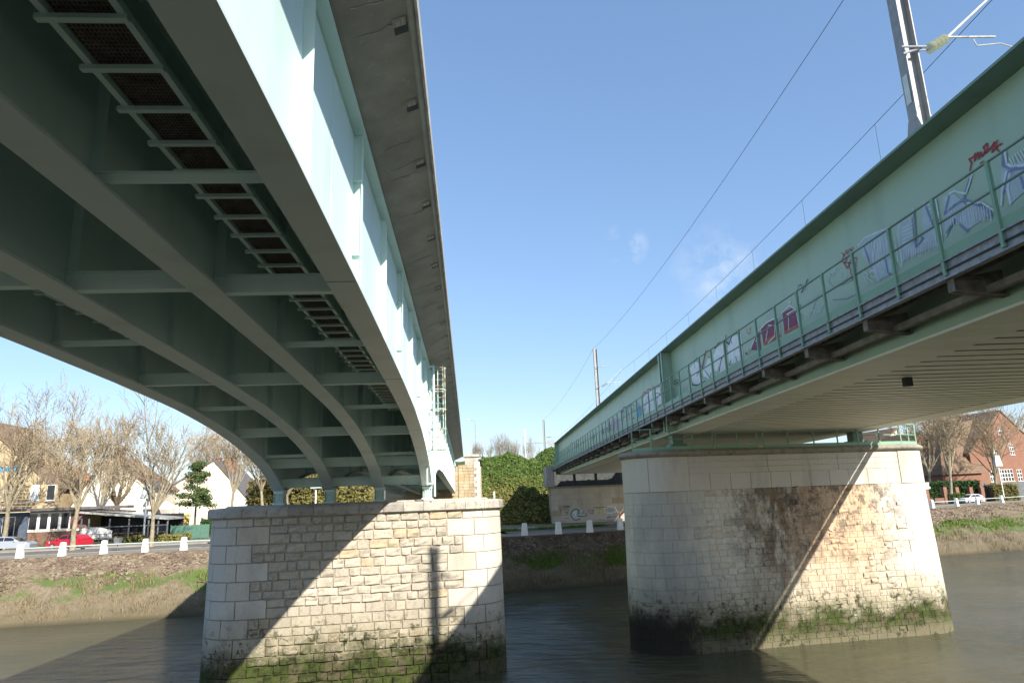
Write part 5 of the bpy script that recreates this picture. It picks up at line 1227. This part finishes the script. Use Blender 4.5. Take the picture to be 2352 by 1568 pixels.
mb = MB(); mb.hexa([(a.x-.22, a.y-.2, a.z+.5), (a.x+.22, a.y-.2, a.z+.5), (a.x+.22, a.y+.2, a.z+.5), (a.x-.22, a.y+.2, a.z+.5), (a.x-.32, a.y-.25, a.z+1.1), (a.x+.32, a.y-.25, a.z+1.1), (a.x+.32, a.y+.25, a.z+1.1), (a.x-.32, a.y+.25, a.z+1.1)]); mb.build('basket', M['timber'], tg)
mb = MB(); mb.tube(a, a+Vector((0, 0, .5)), .04); mb.build('post', M['timber'], tg)
# right side houses
f = gable('brick_house', 'tall red brick house with steep gable and white multi-pane windows on the right', 2252, 2420, 2296, 945, 1040, 1060, 1140, 134, R(14), 'brick', 'roof', 14, .3,
      wins=((2276, 1022, 2290, 1048, 2, 3), (2316, 1018, 2330, 1044, 2, 3), (2290, 980, 2301, 998, 2, 2), (2272, 1082, 2286, 1106, 2, 2), (2292, 1078, 2330, 1104, 5, 3), (2334, 1078, 2350, 1104, 2, 3)))
# big brown hipped roof to the left of it
f = Fac(2160, 131, R(12)); tg = thing('hipped_roof_house', 'house with a huge steep brown tiled roof left of the brick gable', 'house', f.P(0, G0))
A_, B_ = f.q(2164, 1090), f.q(2262, 1085); C_, D_ = f.q(2212, 975), f.q(2292, 956)
mb = MB(); ve = [f.P(*A_, 0), f.P(*B_, 0), f.P(D_[0], D_[1], 6), f.P(C_[0], C_[1], 6), f.P(A_[0], A_[1], 12), f.P(B_[0], B_[1], 12)]
mb.add(ve, [(0, 1, 2, 3), (0, 3, 4), (1, 5, 2), (3, 2, 5, 4), (0, 4, 5, 1)]); mb.build('roof', M['roof'], tg)
mb = MB(); f.box(mb, A_[0]+.5, B_[0]-.3, G0, A_[1]+.1, .5, 11.5); mb.build('wall', M['brick'], tg)
for j in range(24):   # tile courses, as thin steps
    t0 = j/24; p0 = Vector(f.P(*A_, 0)).lerp(f.P(C_[0], C_[1], 6), t0); p1 = Vector(f.P(*B_, 0)).lerp(f.P(D_[0], D_[1], 6), t0)
    mb = MB(); mb.tube(p0, p1, .06, n=4, cap=False); mb.build('tile_course', M['roof'], tg)
gable('small_brick_house', 'small brick house with one white window just right of the ashlar pier', 2096, 2150, 2116, 995, 1050, 1050, 1140, 140, R(10), 'brick', 'roof', 10, .3, wins=((2122, 1036, 2132, 1057, 2, 2),))
gable('tiled_house', 'house with pale brown tiled roof seen through the pier railing', 2000, 2075, 2060, 985, 1060, 1060, 1140, 150, R(10), 'render', 'roof', 12)
hedge('tall_dark_hedge', 'tall dark evergreen hedge at the foot of the brown roofed house', 2115, 2262, 1108, 124, 4, 'hedge', 9000, size=.3)
hedge('round_bush', 'bright yellow green bush behind the white car', 2195, 2225, 1132, 117, 2, 'ivy', 900, 'bush', .14)
hedge('fence_shrubs', 'dull green shrubs along the timber fence under the brick house', 2292, 2352, 1112, 122, 2, 'olive', 2500)
f = Fac(2268, 124, R(14)); tg = thing('board_fence', 'blue grey vertical board fence below the brick house', 'fence', f.P(0, G0)); uE = f.q(2360, 1130)[0]
for k_ in range(34): mb = MB(); a = uE*k_/34; f.box(mb, a+.01, uE*(k_+1)/34-.015, G0, f.q(2310, 1108)[1]+random.uniform(-.03, .03), 0, .04); mb.build('board', M['timber'], tg)
tg = thing('brick_gate_pillars', 'low brick garden wall with pillars behind the white car', 'wall', f.P(-8, G0)); f2 = Fac(2130, 120, R(14))
for xx in (2130, 2172, 2200, 2232, 2258): mb = MB(); u_ = f2.q(xx, 1130)[0]; f2.box(mb, u_-.35, u_+.35, G0, f2.q(xx, 1118)[1], 0, .6); mb.build('pillar', M['brick'], tg)
mb = MB(); f2.box(mb, 0, f2.q(2262, 1130)[0], G0, G0+1.0, .1, .4); mb.build('low_wall', M['brick_dk'], tg)
tg = thing('white_balustrade', 'white slatted balcony and gate beside the ashlar pier on the right quay', 'gate', at(2128, 1160, 112)); f3 = Fac(2116, 112, R(12))
for yy in (1108, 1112, 1116): mb = MB(); f3.pbox(mb, 2114, yy, 2134, yy+2, 0, .1); mb.build('slat', M['white'], tg)
mb = MB(); f3.pbox(mb, 2112, 1118, 2135, 1122, -.2, .4); mb.build('ledge', M['white'], tg)
for xx in (2116, 2119, 2122, 2125): mb = MB(); f3.pbox(mb, xx, 1132, xx+1.5, 1150, 0, .06); mb.build('bar', M['white'], tg)

# ------------------------------------------------------------------ trees
def make_tree(seed, H, spread, nmain, up=.75, twig_n=5, levels=4, trunk_r=.28, clear=.28, bud=2600, tip_up=.25, pollard=False):
    rnd = random.Random(seed); tr = MB(); tw = MB(); tips = []
    def grow(p, d, L_, r, lv, mbq):
        n_ = 3 if lv < 2 else 2; pts = [p]
        for i in range(n_):
            d = (d+Vector((rnd.gauss(0, .12), rnd.gauss(0, .12), tip_up*.3))).normalized(); p = p+d*L_/n_; pts.append(p)
        for i in range(n_):
            r0 = r*(1-.55*i/n_); r1 = r*(1-.55*(i+1)/n_)
            if lv >= 2: r0, r1 = max(r0, .014), max(r1, .010)
            mbq.tube(pts[i], pts[i+1], r0, r1, 6 if lv < 2 else 3, cap=False)
        if lv >= levels: tips.append(pts); return
        k_ = twig_n if lv > 0 else nmain
        for q in range(k_):
            t_ = rnd.uniform(.25, 1); i = min(int(t_*n_), n_-1); b = pts[i].lerp(pts[i+1], t_*n_-i)
            ang = rnd.uniform(0, 6.28); side = d.orthogonal().normalized(); side.rotate(Matrix.Rotation(ang, 3, d)); 
            nd = (d*rnd.uniform(.5, 1.0)+side*rnd.uniform(.5, 1.15)*spread+Vector((0, 0, tip_up*.6))).normalized()
            grow(b, nd, L_*rnd.uniform(.42, .66), r*.42*rnd.uniform(.8, 1.1), lv+1, tr if lv+1 < 2 else tw)
    # trunk then leader
    p = Vector((0, 0, 0)); d = Vector((rnd.gauss(0, .04), rnd.gauss(0, .04), 1)).normalized(); n0 = 4; pts = [p]
    for i in range(n0): d = (d+Vector((rnd.gauss(0, .05), rnd.gauss(0, .05), 0))).normalized(); p = p+d*H*clear/n0; pts.append(p)
    for i in range(n0): tr.tube(pts[i], pts[i+1], trunk_r*(1-.08*i)*(1.25 if i == 0 else 1), trunk_r*(1-.08*(i+1)), 9, cap=False)
    if pollard:
        for q in range(7):
            a = q*.9+rnd.random(); nd = Vector((math.cos(a)*.7, math.sin(a)*.7, 1)).normalized(); L2 = H*rnd.uniform(.14, .24); e = p+nd*L2; tr.tube(p, e, trunk_r*.5, trunk_r*.36, 7)
            for w_ in range(4):
                c = p.lerp(e, rnd.uniform(.5, 1)); rr = trunk_r*rnd.uniform(.4, .6); tr.tube(c-Vector((0, 0, rr)), c+Vector((0, 0, rr)), rr*.8, rr*.6, 7)
            for w_ in range(9): nd2 = (Vector((rnd.gauss(0, .3), rnd.gauss(0, .3), 1))+nd*.3).normalized(); grow(e, nd2, H*rnd.uniform(.15, .3), .045, 2, tw)
    else:
        for q in range(nmain):
            a = q*2.4+rnd.random(); nd = Vector((math.cos(a)*spread*.55, math.sin(a)*spread*.55, 1)).normalized(); grow(p, nd, H*(1-clear)*rnd.uniform(.45, .72), trunk_r*.5, 1, tr)
        grow(p, Vector((0, 0, 1)), H*(1-clear)*.75, trunk_r*.7, 1, tr)
    bu = MB()
    for _ in range(bud):
        if not tips: break
        t_ = rnd.choice(tips); i = rnd.randrange(len(t_)-1); c = t_[i].lerp(t_[i+1], rnd.random()); k_ = rnd.uniform(.022, .05)
        u_ = Vector((rnd.gauss(0, 1), rnd.gauss(0, 1), rnd.gauss(0, 1))).normalized(); v_ = u_.orthogonal().normalized(); bu.add([c+u_*k_, c+v_*k_, c-u_*k_, c-v_*k_], [(0, 1, 2, 3)])
    return tr, tw, bu
def tree_proto(name, bark, args):
    tr, tw, bu = make_tree(*args[0], **args[1]); return [(tr, 'trunk', bark), (tw, 'crown', 'twig'), (bu, 'buds', 'bud')], name
protos = {}
def get_proto(key):
    if key in protos: return protos[key]
    cfg = dict(plane=((3, 13.5, .75, 7), dict(levels=4, twig_n=5, clear=.27, trunk_r=.24, bud=17000)),
               plane2=((11, 14, .8, 8), dict(levels=4, twig_n=5, clear=.22, trunk_r=.22, bud=17000)),
               slim=((23, 13, .6, 6), dict(levels=4, twig_n=5, clear=.25, trunk_r=.17, bud=11000)),
               poll=((31, 9.5, .6, 6), dict(levels=3, twig_n=4, clear=.38, trunk_r=.36, bud=300, pollard=True)))[key]
    tr, tw, bu = make_tree(*cfg[0], **cfg[1]); ms = []
    for mbq, nm_, mt in ((tr, 'trunk', 'darkbark' if key == 'poll' else 'bark'), (tw, 'crown', 'twig'), (bu, 'buds', 'bud')):
        if not mbq.v: continue
        me = bpy.data.meshes.new(nm_); me.from_pydata(mbq.v, [], mbq.f); me.materials.append(M[mt]); ms.append((nm_, me))
    protos[key] = ms; return ms
HC = {}
def protoH(key):
    if key not in HC:
        zs = sorted(v.co.z for nm_, me in get_proto(key) for v in me.vertices); HC[key] = zs[int(len(zs)*.985)]
    return HC[key]
def tree(key, label, xb, yb, xt, yt, group=None, z=4.45, Y=None, name='bare_tree', rot=None, wide=1.0):
    b = atz(xb, yb, z) if Y is None else at(xb, yb, Y)
    t_ = at(xt, yt, b.y); Hn = protoH(key); k_ = (t_.z-b.z)/Hn
    tg = thing(name, label, 'tree', b, group, random.uniform(0, 6.28) if rot is None else rot); tg.scale = (k_*wide, k_*wide, k_)
    for nm_, me in get_proto(key): o = bpy.data.objects.new(nm_, me); COL.objects.link(o); o.parent = tg; tag(o, kind='stuff' if nm_ == 'buds' else None)
LG = 'bare plane trees along the left quay'
tree('plane', 'tall pale barked plane tree with budding crown, its trunk in front of the red car', 166, 1264, 205, 905, LG, rot=.3)
tree('plane2', 'tall pale plane tree with leaning trunk beside the restaurant lamp post', 347, 1255, 362, 905, LG, rot=2.0)
tree('poll', 'pollarded plane tree with knobbly dark limbs between the silver and red cars', 107, 1250, 112, 1080, LG, rot=1)
tree('poll', 'pollarded plane tree with stubby limbs in front of the white picket fence', 267, 1240, 268, 1052, LG, rot=3)
tree('plane', 'bare tree with olive brown crown at the left edge of the view', 4, 1262, 30, 905, LG, rot=4)
tree('plane2', 'bare tree behind the restaurant between the two tall planes at the left', 95, 1210, 110, 955, LG, Y=105, rot=5)
tree('slim', 'thin bare tree in front of the cream gable house peak', 225, 1215, 250, 940, LG, Y=100, rot=.5)
tree('slim', 'slim bare tree in front of the white house wall', 528, 1190, 535, 965, LG, Y=98, rot=.5, wide=1.2)
tree('plane', 'bare tree with yellowish twigs just left of the lowest teal arch', 604, 1175, 600, 985, LG, Y=104, rot=1.5, wide=1.3)
tree('plane2', 'dense olive twigged tree seen below the teal arches', 660, 1175, 668, 1010, LG, Y=108, rot=.9, wide=1.3)
tree('slim', 'faint bare tree above the white house chimneys', 470, 1180, 455, 985, LG, Y=125, rot=2.9, wide=1.2)
tree('plane2', 'bare tree at the far left behind the brown roof', 45, 1200, 60, 925, LG, Y=120, rot=.2)
RG = 'bare trees along the right quay'
tree('slim', 'leafless tree with a leaning pale trunk behind the white car nose', 2186, 1150, 2178, 925, RG, Y=118, rot=1.0, wide=1.35)
tree('plane2', 'leafless tree in front of the red brick house beside the lamp post', 2292, 1142, 2285, 915, RG, Y=124, rot=2.2, wide=1.1)
tree('plane', 'leafless tree at the right edge of the view behind the brick house', 2350, 1130, 2350, 895, RG, Y=146, rot=.2, wide=1.2)
tree('plane', 'leafless reddish tree behind the brown roof under the railway girder', 2225, 1130, 2235, 905, RG, Y=150, rot=1.2, wide=1.3)
tree('slim', 'leafless tree just right of the ashlar pier railing', 2135, 1140, 2135, 930, RG, Y=130, rot=.2, wide=1.4)
# conifer
a = at(447, 1205, 95); t_ = at(447, 1063, 95); tg = thing('conifer_tree', 'dark green pine tree in front of the white house', 'tree', a)
mb = MB(); mb.tube(a, (a.x, a.y, t_.z-1), .16, .05, 7); mb.build('trunk', M['darkbark'], tg); H = t_.z-a.z; mb = MB()
limbs = []
for q in range(46):
    hz = random.uniform(.32, .97); rad = (1-hz)**.7*H*.36*random.uniform(.5, 1.15)+.3; an = random.uniform(0, 6.28); c0 = Vector((a.x, a.y, a.z+H*hz)); c1 = c0+Vector((math.cos(an)*rad, math.sin(an)*rad, random.uniform(-.3, .5))); mb.tube(c0, c1, .05, .02, 3, cap=False); limbs.append((c0, c1))
mb.build('limbs', M['darkbark'], tg); mb = MB()
def cs():
    c0, c1 = random.choice(limbs); p = c0.lerp(c1, random.uniform(.35, 1.05)); return p+Vector((random.gauss(0, .28), random.gauss(0, .28), random.gauss(0, .18)))
leaves(mb, 9000, cs, .13); mb.build('crown', M['conifer'], tg)
# brushy hillside seen between and under the girders, and far tree line
def brush(name, label, x0, x1, yt, Y, mat, n, depth=8, size=.25, beta=0):
    f = Fac(x0, Y, beta); u1 = f.q(x1, 1150)[0]; mb = MB(); zt = f.q((x0+x1)/2, yt)[1]
    def smp():
        u = random.uniform(0, u1); k_ = random.random(); top = zt*(1-.12*abs(2*u/u1-1))+1.5*mnoise.noise(Vector((u*.15, Y, 0)))
        return f.P(u, G0+(top-G0)*k_**.8, random.uniform(0, depth)*k_)
    leaves(mb, n, smp, size); mb.build(name, M[mat], label=label, cat='trees' if 'tree' in name else 'undergrowth', kind='stuff')
brush('hillside_brush', 'ochre brown brush covered slope seen between the teal bridge bearings', 560, 850, 1075, 112, 'reed', 16000)
brush('hillside_brush', 'olive undergrowth mixed into the slope below the teal arches', 560, 850, 1085, 110, 'olive', 9000)
brush('far_tree_line', 'distant olive brown tree line behind the houses', -150, 620, 1120, 170, 'olive', 16000, 10, .5)
brush('far_tree_line', 'distant brown tree line behind the right hand houses', 1950, 2600, 1040, 190, 'olive', 14000, 10, .5)
# weeds on the quay edge below the railway abutment
mb = MB()
for _ in range(60):
    t_ = random.uniform(.44, .57); q = lerp_poly(QUAY, t_)
    for k_ in range(40): blade(mb, (q.x+random.gauss(0, .25), q.y+11.5+random.gauss(0, .2), 4.45), random.uniform(.15, .45), .04)
mb.build('roadside_weeds', M['tuft'], label='green weeds along the road edge before the railway abutment', cat='weeds', kind='stuff')
print('objects', len(bpy.data.objects))
# weld seams on the outer teal web and grime drips below the deck anchors
for k_ in range(-1, 6):
    s = 10.2+8.26*k_; mb = MB(); mb.fbox(WL, -2.082, -2.076, s-.012, s+.012, hb(0, s)+.06, ht(s)-.01); mb.build('weld_seam', M['teal'], girders[0])
    mb = MB(); mb.fbox(WL, -2.35, -1.85, s+1.1, s+1.13, hb(0, s+1.1)-.006, hb(0, s+1.1)+.01); mb.build('flange_seam', M['galv'], girders[0])
